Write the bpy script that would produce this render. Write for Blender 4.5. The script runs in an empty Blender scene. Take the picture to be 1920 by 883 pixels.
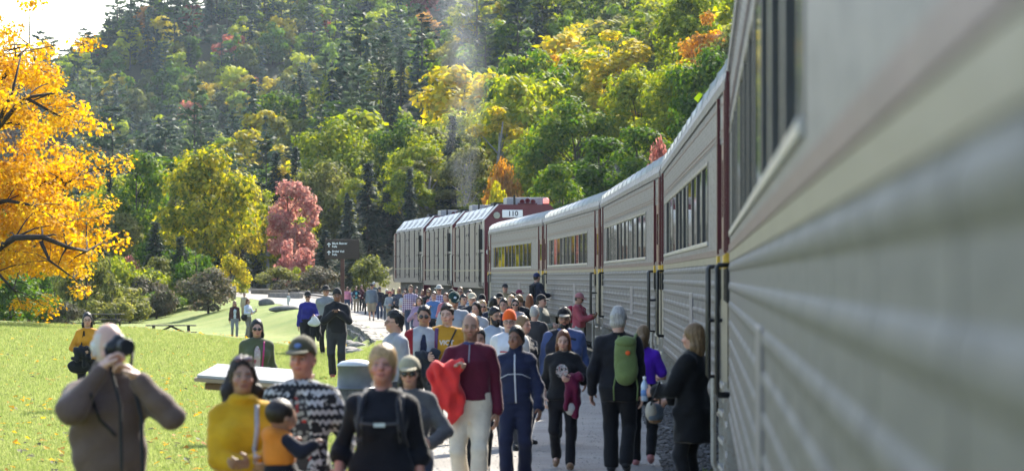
import bpy, bmesh, math, random
import numpy as np
from mathutils import Vector, Matrix
from mathutils.bvhtree import BVHTree

S = bpy.context.scene
COL = S.collection
R = math.radians
rng = np.random.default_rng(7)
random.seed(7)

# ------------------------------------------------------------------ camera, sky, sun, exposure
F_PX = 6500.0                      # focal length in photo pixels (1920 wide)
CAM_Z = 2.1
cd = bpy.data.cameras.new('camera')
cam = bpy.data.objects.new('camera', cd); COL.objects.link(cam)
cd.sensor_width = 36.0
cd.lens = F_PX / 1920 * 36
cd.clip_start = 0.1; cd.clip_end = 6000
cam.location = (0, 0, CAM_Z)
cam.rotation_euler = (R(90) + math.atan(77.5 / F_PX), 0, 0)
cd.dof.use_dof = True
cd.dof.focus_distance = 80.0
cd.dof.aperture_fstop = 4.6
S.camera = cam

SUN_AZ, SUN_EL = R(24), R(38)      # azimuth from +Y towards +X
w = bpy.data.worlds.new('World'); S.world = w; w.use_nodes = True
nt = w.node_tree
bg = nt.nodes['Background']
sky = nt.nodes.new('ShaderNodeTexSky'); sky.sky_type = 'NISHITA'; sky.sun_disc = False
sky.sun_elevation = SUN_EL; sky.sun_rotation = SUN_AZ
sky.air_density = 1.0; sky.dust_density = 1.5; sky.ozone_density = 1.0
nt.links.new(sky.outputs[0], bg.inputs[0]); bg.inputs[1].default_value = 0.15
sd = bpy.data.lights.new('sun', 'SUN'); sd.energy = 5.0; sd.angle = R(0.55); sd.color = (1.0, 0.93, 0.80)
sun = bpy.data.objects.new('sun', sd); COL.objects.link(sun)
sv = Vector((math.sin(SUN_AZ) * math.cos(SUN_EL), math.cos(SUN_AZ) * math.cos(SUN_EL), math.sin(SUN_EL)))
sun.rotation_euler = (-sv).to_track_quat('-Z', 'Y').to_euler()
S.view_settings.view_transform = 'Standard'; S.view_settings.look = 'None'
S.view_settings.exposure = 1.48; S.view_settings.gamma = 1.0
S.render.engine = 'CYCLES'
S.cycles.use_denoising = True
S.cycles.max_bounces = 6; S.cycles.diffuse_bounces = 3; S.cycles.glossy_bounces = 3
S.cycles.transmission_bounces = 4; S.cycles.transparent_max_bounces = 6; S.cycles.volume_bounces = 0

# ------------------------------------------------------------------ helpers
def tag(o, label=None, cat=None, group=None, kind=None):
    if label: o['label'] = label
    if cat: o['category'] = cat
    if group: o['group'] = group
    if kind: o['kind'] = kind
    return o

def empty(name, loc=(0, 0, 0), rz=0.0):
    o = bpy.data.objects.new(name, None); COL.objects.link(o)
    o.location = loc; o.rotation_euler = (0, 0, rz); o.empty_display_size = .2
    return o

def npmesh(name, verts, faces, smooth=False, mi=None):
    """verts (N,3) array; faces (M,4) or (M,3) array"""
    me = bpy.data.meshes.new(name)
    verts = np.ascontiguousarray(verts, dtype=np.float32); faces = np.ascontiguousarray(faces, dtype=np.int32)
    n, m, k = len(verts), len(faces), faces.shape[1]
    me.vertices.add(n); me.vertices.foreach_set('co', verts.ravel())
    me.loops.add(m * k); me.loops.foreach_set('vertex_index', faces.ravel())
    me.polygons.add(m); me.polygons.foreach_set('loop_start', np.arange(0, m * k, k, dtype=np.int32))
    me.polygons.foreach_set('loop_total', np.full(m, k, dtype=np.int32))
    if mi is not None: me.polygons.foreach_set('material_index', np.asarray(mi, dtype=np.int32))
    me.update(calc_edges=True); me.validate()
    me.polygons.foreach_set('use_smooth', np.full(len(me.polygons), smooth, dtype=bool))
    return me

def mobj(name, me, mats, parent=None, loc=None):
    o = bpy.data.objects.new(name, me); COL.objects.link(o)
    for m in (mats if isinstance(mats, (list, tuple)) else [mats]):
        if len(me.materials) < (len(mats) if isinstance(mats, (list, tuple)) else 1): me.materials.append(m)
    if parent is not None: o.parent = parent
    if loc is not None: o.location = loc
    return o

class MB:
    """collects boxes, tubes, lathes, prisms -> one mesh object"""
    def __init__(s): s.v = []; s.f = []
    def add(s, v, f):
        b = len(s.v); s.v += [tuple(p) for p in v]; s.f += [tuple(i + b for i in q) for q in f]; return s
    def box(s, x0, x1, y0, y1, z0, z1):
        v = [(x0, y0, z0), (x1, y0, z0), (x1, y1, z0), (x0, y1, z0), (x0, y0, z1), (x1, y0, z1), (x1, y1, z1), (x0, y1, z1)]
        return s.add(v, [(0, 3, 2, 1), (4, 5, 6, 7), (0, 1, 5, 4), (1, 2, 6, 5), (2, 3, 7, 6), (3, 0, 4, 7)])
    def rbox(s, x0, x1, y0, y1, z0, z1, b=.01):
        bm = bmesh.new(); bmesh.ops.create_cube(bm, size=1)
        for v in bm.verts: v.co = ((x0 + x1) / 2 + v.co.x * (x1 - x0), (y0 + y1) / 2 + v.co.y * (y1 - y0), (z0 + z1) / 2 + v.co.z * (z1 - z0))
        bmesh.ops.bevel(bm, geom=bm.edges[:], offset=b, segments=2, affect='EDGES', profile=.6)
        bm.verts.index_update()
        s.add([v.co for v in bm.verts], [[v.index for v in f.verts] for f in bm.faces]); bm.free(); return s
    def tube(s, pts, rad, n=6, cap=True):
        pts = [Vector(p) for p in pts]; m = len(pts)
        rad = [rad] * m if not hasattr(rad, '__len__') else rad
        v = []; up = Vector((.13, .21, .97)); N = None
        for i, p in enumerate(pts):
            d = (pts[min(i + 1, m - 1)] - pts[max(i - 1, 0)]).normalized()
            if N is None: N = d.cross(up).normalized() if abs(d.dot(up)) < .98 else d.cross(Vector((1, 0, 0))).normalized()
            N = (N - d * N.dot(d)).normalized(); B = d.cross(N)
            for k in range(n):
                a = 2 * math.pi * k / n
                v.append(p + (N * math.cos(a) + B * math.sin(a)) * rad[i])
        f = [(i * n + k, i * n + (k + 1) % n, (i + 1) * n + (k + 1) % n, (i + 1) * n + k) for i in range(m - 1) for k in range(n)]
        if cap: f += [tuple(range(n - 1, -1, -1)), tuple((m - 1) * n + k for k in range(n))]
        return s.add(v, f)
    def lathe(s, prof, c=(0, 0, 0), n=20):
        v = []; f = []; m = len(prof)
        for r, z in prof:
            for k in range(n):
                a = 2 * math.pi * k / n; v.append((c[0] + r * math.cos(a), c[1] + r * math.sin(a), c[2] + z))
        for i in range(m - 1):
            for k in range(n): f.append((i * n + k, i * n + (k + 1) % n, (i + 1) * n + (k + 1) % n, (i + 1) * n + k))
        f += [tuple(range(n - 1, -1, -1)), tuple((m - 1) * n + k for k in range(n))]
        return s.add(v, f)
    def extrude_y(s, prof, y0, y1, closed=True):
        m = len(prof); v = [(x, y0, z) for x, z in prof] + [(x, y1, z) for x, z in prof]
        f = [(i, i + m, (i + 1) % m + m, (i + 1) % m) for i in range(m if closed else m - 1)]
        if closed: f += [tuple(range(m)), tuple(range(2 * m - 1, m - 1, -1))]
        return s.add(v, f)
    def mesh(s, name, smooth=False):
        me = bpy.data.meshes.new(name); me.from_pydata(s.v, [], s.f); me.update()
        if smooth:
            for p in me.polygons: p.use_smooth = True
        return me
    def build(s, name, mat, parent=None, smooth=False, fix=True, loc=None):
        me = s.mesh(name, smooth)
        if fix:
            bm = bmesh.new(); bm.from_mesh(me); bmesh.ops.recalc_face_normals(bm, faces=bm.faces[:]); bm.to_mesh(me); bm.free()
        return mobj(name, me, mat, parent, loc)

def kids(o): return [c for c in COL.objects if c.parent is o]
def copy_tree(o, parent=None, table=None):
    if table is None:
        table = {}
        for c in COL.objects:
            if c.parent is not None: table.setdefault(c.parent.name, []).append(c)
    c = o.copy(); COL.objects.link(c)
    if parent is not None: c.parent = parent
    for ch in table.get(o.name, []): copy_tree(ch, c, table)
    return c

# ------------------------------------------------------------------ materials
MATS = {}
class NT:
    def __init__(s, m): s.t = m.node_tree; s.n = s.t.nodes; s.l = s.t.links; s.b = s.n.get('Principled BSDF')
    def new(s, typ, **kw):
        n = s.n.new(typ)
        for k, v in kw.items():
            if hasattr(n, k): setattr(n, k, v)
            else: n.inputs[k.replace('_', ' ')].default_value = v
        return n
    def ln(s, a, b): s.l.new(a, b)
    def coord(s, kind='Object', scale=(1, 1, 1)):
        tc = s.new('ShaderNodeTexCoord'); mp = s.new('ShaderNodeMapping'); mp.inputs['Scale'].default_value = scale
        s.ln(tc.outputs[kind], mp.inputs[0]); return mp.outputs[0]
    def noise(s, vec, scale, detail=4, rough=.6):
        n = s.new('ShaderNodeTexNoise'); n.inputs['Scale'].default_value = scale; n.inputs['Detail'].default_value = detail; n.inputs['Roughness'].default_value = rough
        s.ln(vec, n.inputs['Vector']); return n.outputs[0]
    def ramp(s, fac, stops):
        r = s.new('ShaderNodeValToRGB'); e = r.color_ramp.elements
        while len(e) < len(stops): e.new(.5)
        for i, (p, c) in enumerate(stops): e[i].position = p; e[i].color = (*c, 1) if len(c) == 3 else c
        s.ln(fac, r.inputs[0]); return r.outputs[0]
    def mix(s, fac, a, b, mode='MIX'):
        m = s.new('ShaderNodeMix', data_type='RGBA', blend_type=mode)
        for sock, v in ((m.inputs[0], fac), (m.inputs[6], a), (m.inputs[7], b)):
            if isinstance(v, (int, float)): sock.default_value = v
            elif isinstance(v, tuple): sock.default_value = (*v, 1) if len(v) == 3 else v
            else: s.ln(v, sock)
        return m.outputs[2]
    def math(s, op, a, b=None, c=None):
        m = s.new('ShaderNodeMath', operation=op)
        for i, v in enumerate((a, b, c)):
            if v is None: continue
            if isinstance(v, (int, float)): m.inputs[i].default_value = v
            else: s.ln(v, m.inputs[i])
        return m.outputs[0]
    def bump(s, h, strength=.3, dist=.02):
        b = s.new('ShaderNodeBump'); b.inputs['Strength'].default_value = strength; b.inputs['Distance'].default_value = dist
        s.ln(h, b.inputs['Height']); s.ln(b.outputs[0], s.b.inputs['Normal']); return b

def mk(name, col=(.5, .5, .5), rough=.6, metal=0.0, spec=.4):
    m = bpy.data.materials.new(name); m.use_nodes = True
    b = m.node_tree.nodes['Principled BSDF']
    b.inputs['Base Color'].default_value = (*col, 1); b.inputs['Roughness'].default_value = rough
    b.inputs['Metallic'].default_value = metal; b.inputs['Specular IOR Level'].default_value = spec
    return m

def worn(name, col, rough=.5, metal=0., var=.25, scale=3., dirt=None, stretch=(1, 1, 1), bump=0.05, spec=.4):
    """plain material with noise variation and optional dirt colour"""
    if name in MATS: return MATS[name]
    m = mk(name, col, rough, metal, spec); t = NT(m); v = t.coord('Object', stretch)
    n1 = t.noise(v, scale, 5, .65); n2 = t.noise(v, scale * 7, 3)
    c = t.ramp(n1, [(.3, tuple(x * (1 - var) for x in col)), (.7, tuple(min(1, x * (1 + var * .6)) for x in col))])
    if dirt: c = t.mix(t.ramp(n2, [(.5, (0, 0, 0)), (.75, (.55, .55, .55))]), c, dirt)
    t.ln(c, t.b.inputs['Base Color'])
    t.ln(t.math('MULTIPLY_ADD', n2, .25, rough - .12), t.b.inputs['Roughness'])
    if bump: t.bump(n2, bump * 4, .01)
    MATS[name] = m; return m

# ------------------------------------------------------------------ terrain
def sst(a, b, x):
    t = np.clip((x - a) / (b - a), 0, 1); return t * t * (3 - 2 * t)
TY = [-30, 2.6, 29, 55, 81, 107, 133, 151.5, 168.4, 185.2, 220, 260, 300, 360]
TX = [-1.4, .38, 1.82, 2.37, 2.06, .96, -.96, -2.56, -4.27, -6.27, -11.3, -18.3, -28, -46]
def x_track(Y): return np.interp(Y, TY, TX)            # left side plane of the cars
BY = [-30, 10, 20, 37, 60, 75, 113, 135, 159, 190, 220, 260, 300, 360]
BX = [-1.2, -1.3, -1.45, -1.75, -2.2, -2.7, -4.2, -5.6, -7.6, -11.5, -16.0, -23.2, -33, -52]
def x_edge(Y): return np.interp(Y, BY, BX)             # lawn edge of the path
def z_track(Y): return np.interp(Y, [-30, 120, 150, 185, 220, 255, 320, 400], [0, 0, .12, .3, .6, .95, 1.2, 1.2])
def wob(x, y, s, seed=0.):
    return (np.sin(x / s + 1.3 + seed) * np.cos(y / s * .83 + .4 + seed * 2) + .5 * np.sin(x / s * 2.1 + y / s * 1.7 + seed))
def terrain(X, Y):
    X = np.asarray(X, float); Y = np.asarray(Y, float)
    zt = z_track(Y)
    xc = np.interp(X * 115 / np.maximum(Y, 60), [-20, -17, -12.2, -9.2, -7.5, -6], [.66, .61, .40, .10, -.12, -.28])
    zl = np.where(Y < 115, xc * sst(52, 115, Y), xc + (-.72 - xc) * sst(115, 146, Y))
    zl = zl + .03 * wob(X, Y, 3.1) * sst(8, 20, Y)
    d = x_edge(Y) - X                                   # >0 on the lawn
    wdt = np.interp(Y, [0, 60, 100, 113, 159, 175, 220, 300], [1.5, 2, 1.2, .5, .5, 4, 9, 14])
    k = sst(0, 1, d / wdt)
    z = zt * (1 - k) + zl * k
    # bushes / woods floor beyond the lawn
    z = z + sst(222, 300, Y) * k * .6
    # right-hand slope behind the train
    r = X - (x_track(Y) + 9)
    z = z + np.clip(r, 0, 200) * .34 * sst(60, 160, Y) * (1 - sst(420, 620, Y) * .3)
    # spur in the middle distance
    top = np.clip(9 + .45 * (X + 55), 0, 78)
    sp = np.minimum(top, np.clip((Y - 400 + .9 * X), 0, 1e9) * .30)
    sp = sp * (1 - sst(680, 790, Y)) * sst(380, 430, Y)
    z = np.where(sp > .01, np.maximum(z, sp + 1.2 * wob(X, Y, 22) * sst(440, 520, Y)), z)
    # far hill
    ridge = np.interp(X, [-260, -170, -136, -120, -100, -80, -40, 60, 260], [10, 24, 40, 50, 61, 72, 95, 120, 130])
    fh = np.clip((Y - 770) * .42, 0, None)
    fh = np.minimum(fh, ridge + 2 * wob(X, Y, 12))
    fh = np.where(Y > 1100, fh - (Y - 1100) * .15, fh)
    z = np.where(Y > 770, np.maximum(z, (fh + 2.5 * wob(X, Y, 31, .7)) * sst(770, 800, Y)), z)
    return z
def tz(x, y): return float(terrain(np.array([x]), np.array([y]))[0])
def at(px, d): return (px - 960) / F_PX * d
# ------------------------------------------------------------------ ground
def sheet(name, ys, us, xfun, dz, mat):
    """grid sheet: rows at ys, columns at parameter us, x = xfun(y,u)"""
    Y, U = np.meshgrid(ys, us, indexing='ij'); X = xfun(Y, U); Z = terrain(X, Y) + dz
    v = np.stack([X, Y, Z], -1).reshape(-1, 3); n, m = Y.shape
    i = np.arange(n * m).reshape(n, m)
    f = np.stack([i[:-1, :-1], i[:-1, 1:], i[1:, 1:], i[1:, :-1]], -1).reshape(-1, 4)
    return mobj(name, npmesh(name, v, f, True), mat)

m = mk('lawn_grass', (.2, .25, .04), .8, spec=.2); t = NT(m); v = t.coord('Object')
a = t.noise(v, .22, 5, .6); b_ = t.noise(v, 2.6, 4, .7); c_ = t.noise(v, 38, 3, .7)
base = t.ramp(a, [(.3, (.11, .18, .025)), (.5, (.19, .25, .04)), (.72, (.29, .30, .08))])
base = t.mix(t.ramp(b_, [(.45, (0, 0, 0)), (.8, (.7, .7, .7))]), base, (.32, .29, .10))
base = t.mix(t.ramp(c_, [(.3, (.6, .6, .6)), (.7, (0, 0, 0))]), base, (.10, .15, .02))
# woods floor farther out (leaf litter)
sep = t.new('ShaderNodeSeparateXYZ'); t.ln(t.coord('Object'), sep.inputs[0])
far_ = t.new('ShaderNodeMapRange'); far_.inputs[1].default_value = 232; far_.inputs[2].default_value = 262; t.ln(sep.outputs[1], far_.inputs[0])
base = t.mix(far_.outputs[0], base, t.ramp(b_, [(.35, (.05, .06, .025)), (.65, (.11, .09, .04))]))
t.ln(base, t.b.inputs['Base Color']); t.bump(t.math('ADD', c_, b_), .9, .05)
M_LAWN = m
ys = np.concatenate([np.linspace(-30, 20, 12), np.geomspace(20.5, 420, 190)[0:], np.geomspace(424, 1300, 150)])
us = np.concatenate([np.linspace(-1, -.36, 24)[:-1], np.linspace(-.36, .36, 110), np.linspace(.36, 1, 24)[1:]])
tag(sheet('ground', ys, us, lambda Y, U: U * (.42 * np.maximum(Y, 0) + 36), 0, M_LAWN), kind='structure')

m = mk('packed_gravel', (.4, .37, .33), .9, spec=.25); t = NT(m); v = t.coord('Object')
a = t.noise(v, .5, 5, .65); b_ = t.noise(v, 30, 4, .75); vo = t.new('ShaderNodeTexVoronoi'); vo.inputs['Scale'].default_value = 34; t.ln(v, vo.inputs['Vector'])
base = t.ramp(a, [(.3, (.25, .23, .205)), (.7, (.39, .365, .33))])
base = t.mix(t.ramp(vo.outputs['Distance'], [(.03, (.3, .3, .3)), (.3, (0, 0, 0))]), base, (.26, .24, .215))
base = t.mix(t.ramp(b_, [(.55, (0, 0, 0)), (.8, (.6, .6, .6))]), base, (.55, .52, .48))
t.ln(base, t.b.inputs['Base Color']); t.bump(t.math('ADD', vo.outputs['Distance'], b_), .8, .03)
M_GRAVEL = m
ys = np.concatenate([np.linspace(-20, 20, 14), np.geomspace(21, 330, 150)])
us = np.linspace(0, 1, 14)
def path_x(Y, U):
    e = x_edge(Y) + .12 * np.sin(Y * .9) + .07 * np.sin(Y * 2.3 + 1); r = x_track(Y) - .25
    return e + (r - e) * U
tag(sheet('path', ys, us, path_x, .012, M_GRAVEL), kind='structure')
m = worn('ballast_stone', (.16, .15, .14), .95, 0, .5, 3, (.05, .05, .05), bump=.3)
tag(sheet('track_bed', ys, np.linspace(0, 1, 8), lambda Y, U: x_track(Y) - .25 + U * 4.2, .03, m), kind='structure')

# ------------------------------------------------------------------ train
M_SILVER = worn('coach_silver_paint', (.170, .157, .168), .5, .0, .14, 1.2, (.10, .095, .09), (3, .35, 1.2), .03, .16)
M_FLUTE = worn('coach_fluted_steel', (.150, .140, .136), .6, .0, .32, 1.1, (.06, .055, .05), (3, .5, 1.5), .05, .14)
M_ROOF = worn('coach_roof_paint', (.42, .42, .42), .45, .1, .15, .9, (.34, .33, .31), (1, .6, 1), .05)
M_CREAM = worn('cream_band_paint', (.155, .134, .095), .5, 0, .2, 1.5, (.3, .25, .17), (2, .5, 2))
M_RED = worn('dark_red_paint', (.085, .009, .015), .42, 0, .25, 2)
M_PIN = worn('pinstripe_red', (.085, .034, .045), .5, 0, .3, 2)
M_BLACK = worn('black_paint', (.012, .012, .013), .45, 0, .3, 3)
M_UNDER = worn('underframe_grime', (.022, .020, .018), .8, 0, .5, 2)
M_YEL = worn('yellow_marker_paint', (.62, .38, .03), .5)
M_CHROME = worn('window_rubber_frame', (.05, .05, .055), .4, .2, .15, 3)
M_SILL = worn('window_sill_alloy', (.30, .30, .32), .35, .4, .15, 3)
M_STEPW = worn('weathered_white_step', (.36, .33, .28), .6, 0, .3, 3, (.2, .12, .06))
M_WHEEL = worn('wheel_steel', (.09, .08, .075), .5, .6, .3, 3)
M_WIN = mk('coach_glass', (.012, .014, .013), .04, 0, .9); M_WIN.node_tree.nodes['Principled BSDF'].inputs['Coat Weight'].default_value = .6
t = NT(M_WIN); t.bump(t.noise(t.coord('Object', (1, .35, 1)), 2.2, 1), .03, .05)
M_SEAM = worn('panel_seam_dark', (.08, .08, .08), .8)

CW, CL = 3.0, 25.4                                        # car width, length
NP = 15; PW = (CL - 2 * 1.55) / NP
def fluted_prof():
    pr = []
    z = .97; pr.append((0, z))
    for k in range(9):
        zc = 1.03 + k * .1425
        pr += [(-.003, zc - .034), (-.010, zc - .020), (-.013, zc), (-.010, zc + .020), (-.003, zc + .034)]
    pr.append((-.004, 2.215)); pr.append((0, 2.215)); pr += [(.01, 2.215), (.01, .97)]
    return pr
def roof_prof(o=0.0):
    pts = []
    for k in range(15):
        a = math.pi * k / 14; x = CW / 2 - math.cos(a) * (CW / 2 + o); z = 3.78 + (math.sin(a) ** .62) * (.52 + o)
        pts.append((x, z))
    return pts
def make_car(plain_end=False):
    root = empty('passenger_car'); Y0 = -2.6 if plain_end else .1; i0 = -2 if plain_end else 0
    b = MB(); b.box(.035, CW - .035, Y0, CL - .1, 1.02, 3.80)
    b.build('body_core', M_SEAM, root)
    b = MB(); b.extrude_y(roof_prof(), Y0 - .02, CL - .08)
    rf = b.build('roof', M_ROOF, root, smooth=True)
    for p in rf.data.polygons: p.use_smooth = len(p.vertices) == 4
    rb = MB()
    for i in range(13): rb.extrude_y([*roof_prof(.012)], .9 + i * 1.95, .94 + i * 1.95)
    rb.build('roof_rib', M_ROOF, rf)['kind'] = 'stuff'
    # eave panel, upper panels with rivets, fluted lower panels
    MB().extrude_y([(-.012, 3.70), (-.016, 3.78), (.02, 3.90), (.06, 3.90), (.06, 3.70)], Y0 + .02, CL - .12).build('eave_moulding', M_SILVER, root)
    fm = None
    for i in range(i0, NP):
        y0 = 1.55 + i * PW
        if fm is None:
            fm = MB().extrude_y(fluted_prof(), .012, PW - .022).mesh('fluted_panel')
            bm = bmesh.new(); bm.from_mesh(fm); bmesh.ops.recalc_face_normals(bm, faces=bm.faces[:]); bm.to_mesh(fm); bm.free()
            up = MB().box(0, .03, .003, PW - .004, 3.27, 3.69).mesh('upper_panel')
            lo = MB().box(0, .03, .003, PW - .004, 2.345, 3.27).mesh('side_panel')
        mobj('fluted_panel', fm, M_FLUTE, root, (0, y0, 0)); mobj('upper_panel', up, M_SILVER, root, (0, y0, 0))
        if i in (-2, -1, 0, 1, NP - 1): mobj('side_panel', lo, M_SILVER, root, (0, y0, 0))
    WY0, WP, WN = 4.55, 1.705, 11
    # solid wall strips above and below the window row
    MB().box(0, .03, 1.55 + 2 * PW, 1.55 + (NP - 1) * PW, 2.345, 2.40).box(0, .03, 1.55 + 2 * PW, 1.55 + (NP - 1) * PW, 3.225, 3.27).build('window_band', M_SILVER, root)
    fr = MB(); x0, x1 = -.008, .03
    W2 = WP - .02
    fr.rbox(x0, x1, 0, .09, 2.40, 3.225, .006); fr.rbox(x0, x1, W2 - .09, W2, 2.40, 3.225, .006)
    fr.rbox(x0, x1, .09, W2 - .09, 3.18, 3.225, .012)
    frm = fr.mesh('window'); 
    sm_ = MB().rbox(-.014, .03, .0, W2, 2.40, 2.445, .006).mesh('sill')
    gm = MB().add([(0, -.70, 2.45), (0, .70, 2.45), (0, .70, 3.185), (0, -.70, 3.185)], [(0, 1, 2, 3)]).mesh('pane')
    rr = random.Random(4)
    for i in range(WN):
        o = mobj('window', frm, M_CHROME, root, (0, WY0 + i * WP, 0))
        mobj('sill', sm_, M_SILL, o)
        g = mobj('pane', gm, M_WIN, o, (.004, W2 / 2, 0)); g.rotation_euler = (rr.uniform(-.004, .004), 0, rr.uniform(-.013, .010))
    # bands
    MB().box(-.012, .03, Y0 + .02, CL - .12, 2.285, 2.343).build('belt_rail', M_PIN, root)
    MB().box(-.006, .03, Y0 + .02, CL - .12, 2.217, 2.283).build('cream_band', M_CREAM, root)
    for z0, z1 in ((3.325, 3.345), (3.372, 3.386), (3.600, 3.618)):
        MB().box(-.006, .006, Y0 + .05, CL - .15, z0, z1).build('pinstripe', M_PIN, root)
    # rivets: small raised heads
    rv = MB()
    def rivet(y, z, r=.009):
        rv.add([(-.001, y - r, z), (-.001, y, z - r), (-.001, y + r, z), (-.001, y, z + r), (-.006, y, z)], [(0, 1, 4), (1, 2, 4), (2, 3, 4), (3, 0, 4)])
    for i in range(NP * 3 + 1):
        y = 1.57 + i * PW / 3
        for k in range(6): rivet(y, 3.41 + k * .048)
        for k in range(3): rivet(y, 3.635 + k * .022, .008)
    for i in range(int(CL / .16)):
        rivet(.3 + i * .16, 3.68); rivet(.3 + i * .16, 3.30)
    for y in () if plain_end else (1.62, 1.62 + .5, 1.55 + PW, 1.55 + PW * 1.5, 1.55 + PW * 2 - .05, CL - 1.7, CL - 2.3, CL - 2.9):
        for k in range(14): rivet(y, 2.37 + k * .065)
    rvo = rv.build('rivet', M_SILVER, root); rvo['kind'] = 'stuff'
    # ends: vestibule doors, step wells, grab irons
    for e, (ya, yb) in enumerate(((.12, 1.53), (CL - 1.53, CL - .12))):
        if plain_end and e == 0: continue
        MB().box(0, .03, ya, yb, 3.27, 3.69).build('end_panel', M_SILVER, root)
        d = MB().rbox(.008, .05, ya + .10, yb - .10, 2.32, 3.27, .01).build('vestibule_door', M_RED, root)
        MB().box(.004, .03, ya + .32, yb - .32, 2.62, 3.12).build('pane', M_WIN, d)
        MB().box(-.03, .03, ya - .10, ya + .02, 2.30, 3.68).build('door_post', M_RED, root)
        MB().box(-.03, .03, yb - .02, yb + .10, 2.30, 3.68).build('door_post', M_RED, root)
        for (q0, q1) in ((ya - .1, ya + .10), (yb - .10, yb + .1)):
            MB().box(-.032, .02, q0, q1, 2.17, 2.284).build('yellow_marker', M_YEL, root)
            MB().box(-.030, .02, q0, q1, 1.90, 2.168).build('marker_box', M_BLACK, root)
        MB().box(.004, .04, ya, yb, 1.0, 2.21).build('step_panel', M_CREAM, root)
        st = MB()
        for k in range(4): st.box(-.03 + 0, .30, ya + .2, yb - .2, .42 + k * .24, .46 + k * .24)
        st.box(-.02, .28, ya + .14, ya + .2, .40, 1.2).box(-.02, .28, yb - .2, yb - .14, .40, 1.2)
        so = st.build('boarding_step', M_STEPW, root); so['kind'] = 'stuff'
        for yg in ((1.62, 1.95) if e == 0 else (CL - 1.95, CL - 1.62)):
            MB().tube([(0, yg, 2.19), (-.09, yg, 2.19), (-.10, yg, 2.17), (-.10, yg, 1.22), (-.09, yg, 1.20), (0, yg, 1.20)], .019, 8).build('grab_iron', M_BLACK, root, True)
    if not plain_end:
        MB().tube([(0, 1.1, 1.72), (-.12, 1.1, 1.72)], .018, 6).build('door_latch', M_BLACK, root)
        MB().tube([(-.06, 1.58, 1.2), (-.06, 1.58, .45), (0, 1.58, .3)], .03, 6).build('drain_pipe', M_STEPW, root)
    MB().rbox(-.016, .02, 9.2, 10.3, 1.40, 1.92, .006).build('access_hatch', M_SILVER, root)
    # bellows and end walls
    for ya, yb in ((Y0 - .38, Y0), (CL - .1, CL + .28)):
        MB().box(.85, 2.15, ya, yb, 1.2, 3.75).build('bellows', M_BLACK, root)
    # underframe and trucks
    MB().box(.35, 2.65, 6.5, 10.6, .42, 1.0).box(.35, 2.65, 12.0, 17.5, .5, 1.0).box(.6, 2.4, .4, CL - .4, .84, 1.02).build('underframe_box', M_UNDER, root)
    for yc in (3.6, CL - 3.6):
        tr = MB().box(.38, .55, yc - 1.75, yc + 1.75, .50, .78).box(2.45, 2.62, yc - 1.75, yc + 1.75, .50, .78).box(.5, 2.5, yc - .35, yc + .35, .5, .8).build('truck', M_UNDER, root)
        for yo in (-1.25, 1.25):
            for xa in (.72, 2.15):
                wv = MB().lathe([(.12, -.02), (.40, -.01), (.46, 0), (.46, .10), (.49, .12), (.1, .13)], n=20)
                wv.v = [(xa + p[2], yc + yo + p[0], .52 + p[1]) for p in wv.v]
                wv.build('wheel', M_WHEEL, tr)
            MB().lathe([(.10, 0), (.10, .1), (.05, .12)], (0, 0, 0), 10).build('axle_box', M_UNDER, tr, loc=(.36, yc + yo, .52)).rotation_euler = (0, R(-90), 0)
    return root

JN = [(2.6, .38), (29, 1.82), (55, 2.37), (81, 2.06), (107, .96), (133, -.96)]
car_labels = ['blurred nearest silver passenger coach with ridged side filling the edge beside the crowd',
              'silver passenger coach with a tall black grab rail behind the woman in black coat',
              'silver passenger coach with grey hatch behind the grey-haired man with green backpack',
              'silver passenger coach the man in pink jacket is standing at',
              'silver passenger coach directly behind locomotive 110, a man climbing its steps']
car_near = make_car(True); car0 = make_car()
for i in range(5):
    c = car_near if i == 0 else car0 if i == 1 else copy_tree(car0)
    (y0, x0), (y1, x1) = JN[i], JN[i + 1]
    c.location = (x0, y0 + .3, float(z_track((y0 + y1) / 2)))
    c.rotation_euler = (0, 0, -math.atan2(x1 - x0, y1 - y0))
    if i == 2: MB().lathe([(.03, 0), (.03, .20), (.17, .22), (.18, .28), (.10, .34), (.02, .35)], (.62, 1.0, 4.12), 14).build('roof_vent', M_BLACK, c, True)
    tag(c, car_labels[i], 'train car', 'silver passenger coaches of the tour train')

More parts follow.
